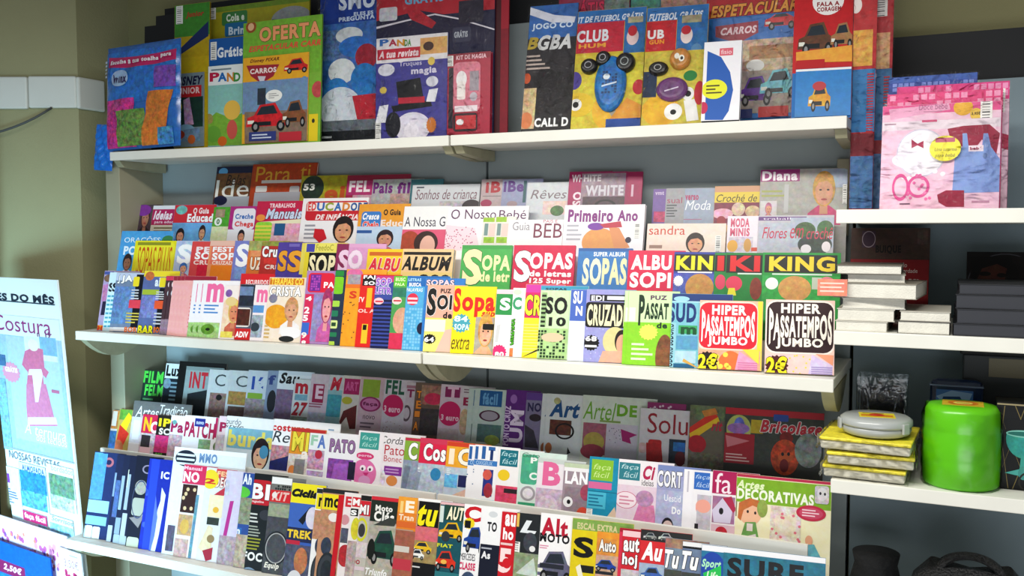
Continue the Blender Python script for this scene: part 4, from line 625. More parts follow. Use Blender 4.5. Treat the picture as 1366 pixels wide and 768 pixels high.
mag(G_, 431, 461, 652, 'c89c7c', 'motocross magazine with lettered yellow box and brown photo', 'b 652 658 303438;r 430 659 456 680 f4e428;t 433 664 454 677 141416 b|mo;b 681 720 c09474 .4;e 438 684 452 696 f0ece8 .2;e 428 716 442 740 40485c .5;e 422 736 448 790 30343c .4;o 424 740 446 784 484c54 .7;p 452,660,460,660,444,790,438,790 d02030', W=.11, spine='f4f4f4', cp=1, dx=8, cpcol='f4f4f4')
mag(G_, 460, 474, 657, 'f0e8ea', 'white motorcycle magazine with red edge', 't 461 662 469 676 d83848 b|E;e 454 686 466 700 d8a0a8;r 454 704 464 724 5c6470 .5;e 450 726 470 756 b83840 .4', W=.1)
mag(G_, 470, 482, 659, 'f0ece8', 'white motorcycle magazine with red box and white capitals', 'r 470 663 482 676 d82c3c;t 471 665 480 674 fff b|M;r 466 678 478 688 1c1c20;t 468 680 476 687 fff b|S;e 468 690 480 720 d8d040 .3;b 722 800 b8a8a8 .5', W=.1)
mag(G_, 482, 500, 661, 'c8c4bc', 'motorcycle magazine with red and black heading, yellow wheel', 'b 661 668 282828;r 480 668 496 688 d83040;t 480 673 492 686 fff bo|MI;o 474 690 490 722 d8d838 .75;e 478 698 487 716 484848;t 470 746 480 752 b03c48 b|DO;b 724 745 d8ccd0 .3;r 466 755 486 760 e0d0d8', W=.1)
mag(G_, 496, 534, 663, 'b4b0a4', 'classic car magazine with dark green heading and green roadster', 'b 663 668 d83848;b 668 697 2c3830;t 501 674 524 682 f4f4f0 b|Moto;t 499 682 526 696 f4f4f0 b|Clás;b 697 800 b4b0a4 .3;p 498,700,520,690,530,694,526,702 484c48 .2;c 490 706 532 754 285848;e 490 718 500 746 202420;t 487 758 516 768 f4f4f4 bi|Triunfo', W=.12)
mag(G_, 532, 558, 663, 'e89038', 'orange newspaper style magazine with white capitals', 'b 663 684 f0a840 .1;t 541 668 553 684 fff4e4 b|E;r 534 668 538 684 f8d890;t 532 686 552 694 fbe8d0 b|Tran;b 696 704 e07838;l 527 704 550 740 6 c0a490;b 708 800 a86c58 .3;r 526 728 546 736 d8d4cc;r 522 745 548 760 c84858', W=.1)
mag(G_, 558, 587, 665, 'c8a888', 'tuning magazine with yellow slanted letters on black', 'b 665 669 f4f4f4;r 558 669 586 703 141416;t 557 673 584 702 f8ec20 bio|tu;b 703 722 d87880 .3;b 722 752 a89468 .3;c 548 722 576 738 e8c030;c 546 732 566 746 f0f0ec;b 752 800 1c1c20;l 546 754 570 758 1 e0e0e0', W=.1, spine='f4f4f4')
mag(G_, 588, 620, 670, '20606c', 'classic car magazine with teal cover, yellow van and red car', 'b 670 674 e8c0c4;r 584 674 592 696 d8e4e0;r 593 674 622 695 2c5448;t 596 676 620 694 f8f4d8 bio|AUT;c 585 696 618 722 e8b818;e 589 708 600 722 404448;t 583 725 604 730 d8e040 b|FIAT;c 578 734 608 762 d84028;e 588 746 596 752 f0c060;b 764 800 38848c', W=.11)
mag(G_, 620, 644, 673, 'f4f4f6', 'white car magazine with big red initial and blue car', 't 620 675 642 696 d02030 b|C;s 618 690 634 706 f0d828;t 620 694 628 704 181818 b|1;c 618 702 646 738 2850a0;t 614 738 634 747 38343c |MERCEDES;t 612 750 634 760 d83c70 b|CLASSE;e 614 762 634 790 485878 .4', W=.11, spine='f4f4f4')
mag(G_, 644, 669, 676, 'f4f4f6', 'white luxury magazine with black capitals over navy block', 't 650 696 663 709 1c1c28 b|TO;e 652 682 664 690 d8dce0;r 638 726 664 800 1c2238;t 642 735 654 745 f0f0f4 b|As;r 642 730 656 732 b8bcc8', W=.1)
mag(G_, 670, 690, 683, 'd02030', 'red car magazine with stacked white letters and big numeral', 't 674 686 688 702 fff b|au;t 671 704 685 720 fff b|ho;h 668 721 684 727 1 f0d0d0;t 665 731 682 764 fbe4e4 b|5;e 670 744 682 758 d82030', W=.1, spine='f4f4f6')
mag(G_, 690, 722, 685, '2c3034', 'black cover car magazine with slanted white initial', 'r 686 684 693 702 e8c468;t 694 694 716 711 e8ecf0 bi|L;e 698 710 716 736 484c54 .4;e 706 728 714 736 e8e8e8;k 683 722 693 748;b 738 800 90a080 .4;p 688,764,712,744,716,770 c8d4cc .2', W=.11)
mag(G_, 722, 768, 686, 'f4f2f4', 'white motoring magazine with dark red and black title', 't 722 691 758 716 c01c40 b|Alt;t 720 712 760 724 14141c b|MOTO;l 720 726 732 732 2 e090b0;c 714 734 764 778 6c6c84;r 720 752 752 758 303440', W=.12)
mag(G_, 764, 830, 694, 'e0cc20', 'yellow slot car racing magazine with black curved track', 'b 694 709 88a858 .2;t 770 699 824 708 d8d0a0 b|ESCAL EXTRA;b 709 800 e0cc18 .1;t 765 716 792 744 14140c b|S;r 772 754 792 764 1c1c18;p 768,756,774,752,778,770,772,772 f0ecd8', W=.15)
mag(G_, 797, 827, 710, 'e8a840', 'orange car magazine with white title and blue car', 'b 710 718 e89c38 .2;r 795 718 822 741 d89448 .3;t 799 720 822 736 f8f4f0 bo|Auto;b 741 800 c8a890 .3;c 791 746 822 762 2850a0;r 794 762 818 766 282c34', W=.11)
mag(G_, 827, 834, 704, 'd83858', 'red pink spine strip before the big red letters', 'b 704 709 b01c38', W=.06)
mag(G_, 831, 856, 708, 'd02838', 'red car magazine with tall stacked white lettering', 'b 708 716 f0d0d4;t 832 717 853 736 fff bo|aut;t 830 738 850 758 fff bo|hoj;b 760 800 c8c4c8 .3', W=.11)
mag(G_, 855, 890, 707, 'd83038', 'red car magazine with slanted title and black car strip', 'b 707 722 303030;c 858 710 876 720 98989c;c 878 711 898 722 b0b4b4;t 856 723 884 748 fff bi|Au;b 752 800 a8b8cc .2;c 854 756 884 776 4870b0', W=.12)
mag(G_, 888, 911, 718, '8494a8', 'grey blue car magazine with white slanted letters, left of two', 'b 718 731 a07c6c .5;t 886 733 906 758 fff bio|Tu;b 760 800 50544c .4', W=.1)
mag(G_, 911, 936, 723, '7888a4', 'grey blue car magazine with white slanted letters, right of two', 'b 723 729 f0f0f2;b 729 732 14141a;t 908 735 932 760 fff bio|Tu;b 764 800 484c48 .4', W=.1)
mag(G_, 936, 1102, 735, '2c84a8', 'teal surfing magazine with heavy black title and round blue logo', 'b 735 743 f4f4f8;r 914 724 1052 727 14141a;r 934 743 964 800 2868a8;e 935 736 966 776 2050b0 .05;t 936 746 962 760 b8f0c8 bi|Sport;p 938,764,962,754,962,768,940,776 28c860;t 942 762 958 774 e0f8e0 bi|Life;r 964 744 1102 800 2c7c94 .3;t 970 748 1072 776 10141c b|SURF', W=.2)
for r_ in (A, B, C, D, E_, F_, G_): r_.build()
# ================================================================== gift packs on the top shelf
from mathutils import Matrix
def sub(x0, y0, x1, y1, col, art='', name='magazine_insert', lift=.0045, mk='ink', label=None, pat=.12, shape=None):
    def f(row, m, o):
        H = lambda px, py: (lambda q: (q[0]-m['u0'], q[1]))(row.hit(m['fr'], px, py)); xm, ym = (x0+x1)/2, (y0+y1)/2
        u0, u1, v0, v1 = H(x0, ym)[0], H(x1, ym)[0], max(.001, H(xm, y1)[1]), H(xm, y0)[1]
        u0 = max(.001, u0); u1 = min(m['w']-.001, u1); v1 = min(v1, m['h']-.001)
        sh = Sheet(u1-u0, v1-v0, col); draw(sh, art, lambda px, py: (lambda q: (q[0]-u0, q[1]-v0))(H(px, py)), xm)
        if shape:
            me = disc_mesh(name, sh, col, lift if shape == 'dome' else .0006, M[mk], pat); c = link(name, me, o); c.location = (u0, v0, .002 if shape == 'dome' else lift)
        else:
            c = link(name, cover_mesh(name, sh, lift-.002, col, M[mk], pat), o); c.location = (u0, v0, lift)
            if name == 'magazine_insert': MB().box(.0008, u1-u0-.001, .001, v1-v0-.001, -(lift-.002), -.0007).build('pages', M['paper'], c)
        if label: c['label'] = label
    return f
def disc_mesh(name, sh, col, hgt, m, pat):
    # rounded dome (toy shells) or thin disc (stickers); the print lies on its flat crown
    w, h = sh.w, sh.h; V = []; F = []; n = 28; lv = ((1, 0), (1, .35), (.93, .7), (.78, .95), (.6, 1.0))
    for k, z in lv:
        for i in range(n): a = 2*math.pi*i/n; V.append((w/2+w/2*k*math.cos(a), h/2+h/2*k*math.sin(a), hgt*z))
    for j in range(len(lv)-1):
        for i in range(n): i2 = (i+1) % n; F.append((j*n+i, j*n+i2, (j+1)*n+i2, (j+1)*n+i))
    F.append(tuple((len(lv)-1)*n+i for i in range(n))); C = [hexc(col)]*len(V); P = [pat]*len(V); n0 = len(V)
    k = 1 if hgt < .002 else .55
    for u, v, z in sh.v: V.append((w/2+(u-w/2)*k, h/2+(v-h/2)*k, hgt+.0001+z*.00006))
    F += [tuple(n0+i for i in q) for q in sh.f]; C += sh.c; P += sh.p
    me = bpy.data.meshes.new(name); me.from_pydata(V, [], F)
    a = me.attributes.new('ink', 'FLOAT_COLOR', 'POINT'); a.data.foreach_set('color', [x for c in C for x in c])
    a = me.attributes.new('pat', 'FLOAT', 'POINT'); a.data.foreach_set('value', P); me.materials.append(m); return me
def wrap(mk='film', d=.011, over=.004, name='plastic_wrap'):
    def f(row, m, o):
        w, h = m['w']+2*over, m['h']+over; NX, NY = 22, 30; V = []; F = []; r = random.Random(int(m['xl']*7))
        ph = [r.uniform(0, 6) for _ in range(6)]
        for j in range(NY+1):
            for i in range(NX+1):
                a, b = i/NX, j/NY; e = min(1, min(a, 1-a, b+.1, 1-b)*7)
                z = d*(.25+.75*e) + .0018*math.sin(19*a+7*b+ph[0]) + .0014*math.sin(31*b-11*a+ph[1]) + .001*math.sin(47*a+39*b+ph[2])
                V.append((a*w-over, b*h, max(z, d*.55)))
        for j in range(NY):
            for i in range(NX): k = j*(NX+1)+i; F.append((k, k+1, k+NX+2, k+NX+1))
        me = bpy.data.meshes.new(name); me.from_pydata(V, [], F); me.materials.append(M[mk]); me.polygons.foreach_set('use_smooth', [True]*len(F)); link(name, me, o)
    return f
PK = dict(name='gift_pack', cat='gift pack', inner='card_stiffener', mt='card')
def prow(Y, z, tilt, ph, grp): return Row(Y, z, tilt, ph, grp, .02, .004, 'gift_pack', 'gift pack', gap=.003)
# deepest layer
P3 = prow(2.37, Z1, 2, 'back of top shelf', 'gift packs on the top shelf')
mag(P3, 193, 218, 34, '101014', 'black cardboard sheet, lower and left one of two', '', W=.09, name='card_sheet', cat='card', inner='pages', pat=0, t=.0015)
mag(P3, 208, 234, 20, '101014', 'black cardboard sheet, taller and right one of two', '', W=.09, name='card_sheet', cat='card', inner='pages', pat=0, t=.0015)
mag(P3, 277, 413, 3, 'b0a828', 'wide olive yellow pack with green and blue rounded label', 'b 3 10 7c9838 .2;r 277 10 412 60 b0a830 .1;q 296 15 330 33 4c8c50;q 300 30 330 48 2c78a8;t 302 18 326 28 e8f0e0 b|Cola e;t 305 35 326 46 d8e8f4 b|Brin;e 362 8 416 42 a0a4a4 .2;p 363,26,416,24,416,34,363,34 30301c;k 280 9 288 26', **PK)
mag(P3, 746, 840, -14, 'a83058', 'pack with red lettering behind the two football packs', 't 752 0 806 20 d83060 bo|GRÁTIS;r 806 -10 840 60 7c8c84 .6', **PK, after=[wrap()])
mag(P3, 842, 946, -22, '3c7078', 'teal and orange pack topping the right football pack', 'r 842 -20 880 30 4c8878 .7;r 882 -20 946 20 a88478 .7', **PK)
mag(P3, 944, 1066, -60, 'c02838', 'wide red and blue pack with racing car magazine inside', 'b -60 20 b82834;t 948 3 1064 19 e8a850 bio|ESPETACULAR;b 20 160 2878b8 .1', **PK, fb=.016, after=[
    sub(950, 22, 1064, 158, '2c80c8', 'b 22 62 2878c0;p 955,36,1012,28,1012,44,985,58,955,50 a83048;t 962 36 1010 46 f0d8dc bi|CARROS;c 1020 12 1062 40 d03038;r 984 52 1064 100 c0a890 .6;r 1000 60 1064 78 a87c50 .5;e 996 80 1020 96 f0f0ec;p 984,96,1064,92,1064,150,984,152 a89c94 .3;c 984 102 1030 142 6c3c98;c 1014 92 1064 132 78c0c8;r 986 146 1004 158 28387c;r 1012 142 1052 156 c83030'), wrap(d=.014)])
# middle layer
P2 = prow(2.315, Z1, 2, 'middle of top shelf', 'gift packs on the top shelf')
mag(P2, 233, 280, 5, 'c0a81c', 'narrow green and yellow pack with dark blue diagonal', 'b 5 48 4c9438 .2;p 233,72,278,28,278,48,233,78 20386c;t 248 15 272 24 c03830 bi|Junior;k 235 8 244 32;b 76 98 c8b020 .1', **PK, fb=.012, after=[
    sub(229, 98, 273, 196, '8898a0', 't 233 102 272 114 28284c bi|DISNEY;r 232 115 270 130 c83038;t 235 117 268 128 f0d0d0 b|JUNIOR;r 228 130 272 170 2c4840 .3;e 224 132 244 154 d8c838;e 228 134 240 150 6a4028;r 222 154 242 164 b83038;h 222 156 242 166 2 e8e4e0;p 246,134,254,130,260,166,248,168 b898b8 .6;e 236 166 262 186 90b8d0;p 224,176,268,170,268,188,222,190 7c98b0 .4;e 232 174 248 186 a84830;t 222 186 244 194 e8d068 b|TV;e 252 180 262 192 d87840')])
mag(P2, 279, 332, 50, '1f68b0', 'blue pack with white handwritten word above children magazine', 'b 50 86 2468b0;k 281 56 289 80;t 290 62 324 76 f0f4fa b|Grátis', **PK, fb=.012, after=[
    sub(277, 87, 330, 195, 'a8d4cc', 'b 87 113 f0f4f4;l 283 90 320 95 1 8898a0;t 281 97 294 109 c83058 b|P;t 292 97 304 109 2878c0 b|A;t 304 97 314 109 d89038 b|N;t 313 97 322 109 4c9c48 b|D;b 113 150 98ccc4 .1;p 272,160,290,150,310,158,330,148,330,195,272,195 88b848 .2;e 274 152 286 166 a8a060 .3;e 276 168 296 190 78b048;e 292 182 304 195 e07830;e 300 134 322 160 f0c860;e 304 160 318 186 d8685c')])
mag(P2, 428, 505, -60, '2858a8', 'tall royal blue pack with white and pale blue picture', 'b -60 30 1c48a0;t 452 -12 500 12 e8f0fa b|SMU;t 472 15 498 20 d8e4f4 b|ELES ES;t 452 21 500 27 d8e4f4 b|PREGUNTA;b 30 160 4878b8 .35;r 430 40 470 80 607ca8 .7;e 448 36 484 58 e0e4e4 .2;e 452 48 496 76 3c80c8 .3;e 438 78 474 112 e4e8e8 .2;e 432 104 466 144 3888c8 .3;e 474 58 504 92 a82c40 .3;e 468 84 504 126 3080c0 .3;e 426 116 482 172 d8e0e8 .2;p 470,128,504,124,504,164,478,166 c02c40 .2;b 160 174 707880 .3;b 174 192 20242c;l 430 180 446 186 1 d0d4d8', **PK, fb=.016, after=[wrap(d=.013)])
mag(P2, 640, 668, -60, '8c1830', 'dark crimson pack edge, right of the magic pack', 'b -60 40 a82038;r 660 -60 668 180 501020', W=.09, **PK)
mag(P2, 503, 661, -60, '28284c', 'large navy pack with red top holding a magic magazine', 'b -60 20 c03040;t 540 -10 592 4 78b8d8 b|GRÁTIS;p 503,28,560,14,610,22,660,40,660,60,503,50 302c4c;p 500,36,540,27,580,18,612,24,662,38,662,40,612,26,580,20,540,29,500,39 e8e4ec;q 506 10 530 28 d0d0d8 .3;p 542,14,560,14,582,30,576,38,548,26 b83040 .3;q 604 36 628 56 484860;t 606 40 624 50 c0c4cc b|GRÁTIS;r 612 0 645 30 343044', **PK, fb=.018, after=[
    sub(503, 48, 598, 186, '4c4898', 'b 48 82 f0eef0;t 508 53 520 62 3878c0 b|P;t 520 53 531 62 c03858 b|A;t 531 53 541 62 e0a030 b|N;t 541 53 550 62 50a048 b|DA;r 562 50 598 72 e0b070 .3;e 566 56 580 68 503028;r 505 65 562 79 d02c48;t 507 67 560 77 fbe8ec bi|A tua revista;b 82 186 504c9c .2;t 534 82 564 90 e8e4f4 |Truques;t 550 90 584 101 e8e4f4 b|magia;s 572 76 582 88 e8d068;e 506 86 528 102 e8e8f0;e 570 102 586 116 e8e8f0;p 530,110,562,104,568,140,534,146 14141c;p 524,142,576,134,578,142,526,150 14141c;r 533 130 568 138 c83048;p 574,120,586,118,582,136,570,136 f0f0f4;p 508,142,520,140,516,164,502,164 f0f0f4;s 508 116 518 126 e8d068;e 528 150 576 190 e4e0ec .2;e 516 150 536 184 20202c;e 540 164 560 184 f0ecf4;s 570 156 584 178 d88838;k 502 164 510 186', lift=.006),
    sub(600, 72, 657, 182, 'b02848', 'b 72 80 981c38;t 612 74 652 80 f0c8d0 b|KIT DE MAGIA;k 600 76 608 90;q 608 84 644 150 d88898 .2;e 612 96 626 118 f0f0f0;q 613 110 624 134 f0ece8;r 630 96 642 122 a8a0a8;e 630 124 640 136 c8c4cc;r 610 142 640 150 f0e8ec;q 608 152 640 176 38202c;r 611 155 638 173 c83840;e 612 160 622 168 f0f0f0;r 602 92 608 172 38303c', name='toy_kit_box', lift=.015), wrap(d=.02)])
# front layer, upright packs at the left
P1 = prow(2.262, Z1, 3, 'front of top shelf', 'gift packs on the top shelf')
mag(P1, 325, 430, 25, '88b848', 'green pack with orange lettering and red car magazine', 'b 25 100 80b440 .2;t 346 32 428 52 f0a878 bo|OFERTA;t 332 57 428 65 e06048 bi|ESPETACULAR CARR;e 328 28 342 44 a05830 .3;e 331 31 339 41 e8c098;e 416 108 432 130 c05858 .3;r 412 152 424 188 e8d030;e 416 158 420 164 404030', **PK, fb=.014, after=[
    sub(325, 74, 412, 190, 'e8b030', 'b 74 107 e8b030 .1;t 335 78 374 84 804818 bi|Disney PIXAR;p 330,88,374,86,366,102,350,112,336,102 a83040;t 335 91 370 98 f4e4e0 b|CARROS;p 345,102,356,102,351,116 d8d4dc;c 380 78 412 98 c83030;e 404 102 411 110 5898c0;b 107 150 7c98b8 .2;r 345 118 356 140 38404c .4;e 356 120 378 136 f4f4f0;l 360 124 374 132 3 b0b0b0;p 328,150,412,146,412,192,328,192 8c7868 .3;c 330 138 384 176 c82c34;c 378 134 410 170 8c5c3c;r 334 176 370 188 3c4888;r 374 176 404 188 c03844;l 338 178 366 186 2 d0d8e8')])
P1.solve()
# front layer, packs leaning back at the right
Q1 = prow(2.232, Z1, 13, 'front of top shelf', 'gift packs on the top shelf')
mag(Q1, 708, 772, 6, '3c383c', 'dark game magazine pack with white lettering at foot', 'b 6 50 4878b8 .15;p 706,10,740,20,768,22,766,30,736,30,706,20 e8e8f0;t 710 30 764 40 e0ecf8 b|JOGO CO;t 702 50 718 66 c0a848 bi|B;t 718 46 762 66 e0e0e0 bi|GBA;l 700 72 736 94 4 c8b8b0;b 96 172 302c30 .4;e 712 92 744 122 241f24 .3;r 694 118 714 172 d0b890 .5;e 698 98 708 112 d06030;e 694 150 710 172 e09060;r 716 118 760 158 2a262a .5;t 713 157 758 169 fff b|CALL D', **PK, fb=.016, after=[wrap(d=.012)])
mag(Q1, 772, 863, 12, 'd8c040', 'football pack with blue toy figure and yellow balls, left one', 'b 12 30 3c80c0;t 766 18 858 28 e8f0fa bi|KIT DE FUTEBOL GRÁTIS;r 764 30 832 70 c83048 .2;t 770 40 812 56 e8eef4 b|CLUB;t 772 58 808 64 f0b048 b|HUM;r 832 22 862 100 3878b0 .3;e 836 38 852 60 e8d0d0;e 838 34 850 48 c83040;r 838 22 858 30 b8b090 .4;b 72 172 d8c848 .3;e 756 96 776 120 5848a0;e 752 124 792 156 e8c838;e 760 132 776 148 f0f0f0;e 764 136 772 144 181818;e 790 124 830 172 e8b838 .2;p 806,96,822,150,838,168,826,172,800,130 b0a898;p 836,130,858,140,856,158,812,160 e0a040 .2;r 808 158 856 172 2858a8;e 844 106 860 126 c83040', **PK, fb=.03, after=[
    sub(794, 76, 836, 150, '2878b8', 'g 796 84 834 140 5 184878;e 800 92 816 106 e8f0f4;p 796,120,832,110,832,114,796,124 d8e4f0', name='toy_figure', lift=.014, shape='dome', pat=.5),
    sub(776, 80, 798, 100, '141418', 'o 778 82 796 98 c0c0c8', name='toy_wheel', lift=.017, shape='dome', pat=.2),
    sub(796, 70, 816, 90, '18181c', 'o 798 72 814 88 c0c0c8', name='toy_wheel', lift=.017, shape='dome', pat=.2),
    sub(822, 72, 848, 98, '202024', 'o 825 75 845 95 a8b0b0', name='toy_wheel', lift=.017, shape='dome', pat=.2), wrap(d=.024)])
mag(Q1, 864, 946, 8, 'd8b838', 'football pack with purple toy and black white footballs, right one', 'b 8 26 3c80c0;t 866 14 938 26 e8f0fa bi|FUTEBOL GRÁTIS;r 862 28 902 68 c82c38 .2;t 864 40 886 52 f0f0f0 b|UB;t 866 53 886 59 f0a838 b|GUN;r 902 20 944 96 3878b0 .3;e 908 36 924 58 f0e0dc;e 909 34 922 46 c83040;r 910 20 936 30 a8a080 .4;e 922 58 936 72 6898c0;b 68 170 d0c050 .3;e 856 126 906 168 e8b830 .2;o 886 138 910 160 e8e8e8 0;e 886 138 910 160 f4f4f4;e 894 146 902 153 181818;e 910 116 926 134 f0f0f0;e 914 121 922 129 181818;p 912,134,928,132,932,160,916,162 f0f0f0;e 912 94 930 108 2c8c48;e 926 108 940 140 c83040;r 858 96 876 130 203858 .4', **PK, fb=.03, after=[
    sub(876, 104, 918, 136, '74447c', 'p 880,126,914,116,914,119,880,129 e0d8e8', name='toy_shell', lift=.012, shape='dome', pat=.3),
    sub(894, 66, 922, 94, 'c89048', 'e 896 70 908 84 f4f4ec;e 906 74 920 90 f4f4ec;e 910 78 917 86 202020', name='toy_head', lift=.016, shape='dome', pat=.3),
    sub(866, 84, 892, 102, '1c1c20', 'o 870 86 888 100 c0c0c0', name='toy_wheel', lift=.015, shape='dome', pat=.3), wrap(d=.024)])
mag(Q1, 940, 990, 55, 'f0eef2', 'white box pack with blue half disc and yellow sticker', 'p 944,68,962,76,974,96,978,120,972,148,964,160,940,160 2c68b8;r 960 64 978 74 e07080;t 962 66 976 72 fbe8ec |fisio;e 936 106 970 132 e8e838;l 942 112 964 126 3 605820;e 932 136 944 152 c83060', **dict(PK, name='toy_box'), t=.02)
mag(Q1, 1062, 1140, -60, 'c82830', 'red pack with white speech bubble and blue badge card', 'b -60 96 c82830 .1;e 1084 -18 1126 20 f4f0ee;t 1090 2 1120 8 a03038 b|FALA A;t 1090 9 1122 15 a03038 b|CORAGEM;c 1064 30 1112 74 6c4834;c 1108 30 1138 66 a88058;p 1062,70,1138,60,1138,82,1062,84 e8a848 .2;r 1062 80 1100 96 c02028;b 96 160 2878b8', **PK, fb=.012, after=[
    sub(1061, 92, 1140, 156, '2c88c8', 'b 92 95 f0f0f0;c 1078 112 1108 150 d8a030;e 1084 110 1102 122 c04048', name='badge_card', lift=.006)])
# bags standing on the side shelf and reaching above it
S1 = prow(2.30, ZA, 2, 'beside right shelf end', 'gift packs beside the shelf end'); S1.gap = .012
mag(S1, 1163, 1189, -60, 'b02838', 'red bag with blue foot and crimson border, further one', 'b -60 90 b82c38 .2;r 1158 44 1187 92 d8a880 .5;k 1166 -4 1184 22;b 92 190 3c78a8 .2;h 1178 100 1186 186 22 b82838;b 187 205 a02838 .1;b 205 278 5c84b0 .25', **dict(PK, name='plastic_bag', cat='bag'), W=.05, fb=.012, after=[wrap('film', .012)])
mag(S1, 1141, 1170, -60, 'c82c38', 'red bag with blue foot and crimson border, nearer one', 'b -60 92 c02c34 .2;r 1138 40 1164 88 e0a850 .5;e 1134 -4 1150 18 f0e8e4;b 92 176 3888c0 .1;h 1156 96 1165 176 22 c83040;b 178 208 902838 .1;b 208 278 5480b0 .3', **dict(PK, name='plastic_bag', cat='bag'), W=.05, fb=.012, after=[wrap('film', .012)])
S2 = prow(2.12, ZA, 9, 'right side shelf', 'pink bib packs on the side shelf')
BP = dict(PK, name='bib_pack', cat='gift pack')
mag(S2, 1186, 1304, 100, '3450a0', 'blue backed bib pack, rearmost of the pink stack', 'b 100 108 4468b0 .2;g 1190 108 1300 120 14 8898d8', **BP, fb=.011, after=[wrap(d=.005)])
mag(S2, 1197, 1347, 112, 'e04890', 'hot pink chequered bib pack, right of the stack', 'g 1197 113 1346 132 16 f0a0c8;r 1330 132 1347 278 e8c8d8;k 1328 118 1341 150;p 1330,176,1346,180,1346,200,1330,196 b82858', **BP, fb=.011, after=[wrap(d=.005)])
mag(S2, 1184, 1338, 122, 'e0508c', 'pink chequered bib pack with barcode, second from front', 'g 1186 123 1336 142 14 f0a8c8', **BP, fb=.011, after=[wrap(d=.005)])
mag(S2, 1178, 1336, 138, 'ecc8da', 'front bib pack showing white bib, pink sleeves and denim dress', 'b 138 150 e06098 .2;p 1186,146,1266,132,1268,146,1188,160 e8b0cc;t 1226 138 1264 146 b06890 |Doce bebé;l 1232 147 1262 150 1 c890a8;b 160 164 f0dce6;e 1272 132 1298 154 e8b840;e 1294 144 1310 160 e8c858;t 1296 149 1308 154 604818 b|3,95€;k 1308 126 1324 158;b 160 172 e8dce4;l 1180 164 1206 168 1 b090a0;r 1230 160 1250 163 d06088;b 172 280 f0cadc .1;e 1196 172 1262 236 f4f2f8 .05;o 1196 172 1262 236 d8d4e4 .95;e 1190 200 1258 226 f0eef6;d 1196 216 1262 238 9 f8f6fb .05;p 1216,186,1224,192,1232,188,1232,198,1224,194,1216,198 b02858;p 1264,172,1286,168,1320,166,1334,178,1328,212,1316,196,1310,186,1304,194,1284,196,1278,192,1272,200 a02048;p 1284,178,1290,178,1292,196,1310,196,1312,178,1318,178,1322,196,1336,212,1336,256,1270,258,1274,206,1284,196 8ca4d8 .1;r 1292 194 1312 202 f0e0e8;t 1294 196 1310 200 b03060 b|bebé;e 1311 204 1317 212 7088b8;o 1210 234 1240 264 e060a0 .75;d 1206 232 1244 266 12 e878b0 .06;o 1190 232 1212 268 e060a0 .75;p 1250,260,1262,254,1286,254,1286,276,1262,276,1252,270 a02048;l 1200 270 1222 274 1 806078;l 1296 266 1330 272 1 c090a8', **BP, fb=.02, after=[
    sub(1240, 182, 1282, 216, 'f0e83c', 'e 1240 183 1282 216 f0e838;q 1248 185 1274 191 c0587c;t 1247 198 1276 204 605018 i|Uma surpresa;t 1247 206 1274 212 605018 i|para bebé', name='round_sticker', lift=.008, shape='disc'), wrap(d=.016)])
for r_ in (P3, P2, P1, Q1, S1, S2): r_.build()
# ================================================================== pillow bag at the left end of the top shelf
def pillow(name, P, w, h, d, mk, m=None, yaw=0, tilt=0, roll=0, art=None, col='3878c0', lab=None, cat=None):
    NX, NY = 30, 36; V = []; F = []; r = random.Random(3)
    def zz(a, b):
        e = (max(0, 16*a*(1-a)*b*(1-b)))**.42
        return d*e + .0035*math.sin(13*a+9*b)*e + .0025*math.sin(29*b-17*a)*e
    for sgn in (1, -1):
        for j in range(NY+1):
            for i in range(NX+1):
                a, b = i/NX, j/NY; V.append((a*w, b*h, sgn*zz(a, b)*(1 if sgn > 0 else .45)))
    n = (NX+1)*(NY+1)
    for s_ in (0, 1):
        for j in range(NY):
            for i in range(NX):
                k = s_*n+j*(NX+1)+i; q = (k, k+1, k+NX+2, k+NX+1); F.append(q if s_ == 0 else q[::-1])
    sh = Sheet(w, h, col)
    if art: art(sh)
    C = [hexc(col)]*len(V); Pp = [.25]*len(V)
    for q in sh.f:
        pass
    # printed shapes follow the bulging front
    n0 = len(V)
    def cut(poly):
        return poly
    for (u, v, z) in sh.v: V.append((u, v, zz(u/w, v/h) + .0012 + z*.00045))
    F += [tuple(n0+i for i in q) for q in sh.f]; C += sh.c; Pp += sh.p
    me = bpy.data.meshes.new(name); me.from_pydata(V, [], F)
    a = me.attributes.new('ink', 'FLOAT_COLOR', 'POINT'); a.data.foreach_set('color', [x for c in C for x in c])
    a = me.attributes.new('pat', 'FLOAT', 'POINT'); a.data.foreach_set('value', Pp)
    me.materials.append(M[mk]); me.polygons.foreach_set('use_smooth', [True]*(2*NX*NY)+[False]*(len(F)-2*NX*NY))
    o = link(name, me); o.rotation_euler = (math.pi/2-tilt, roll, yaw); o.location = P
    if lab: tag(o, lab, cat)
    return o
M['gloss'] = print_material('glossy_bag_print', .2, .6)
def densify(sh, n=10):
    pass
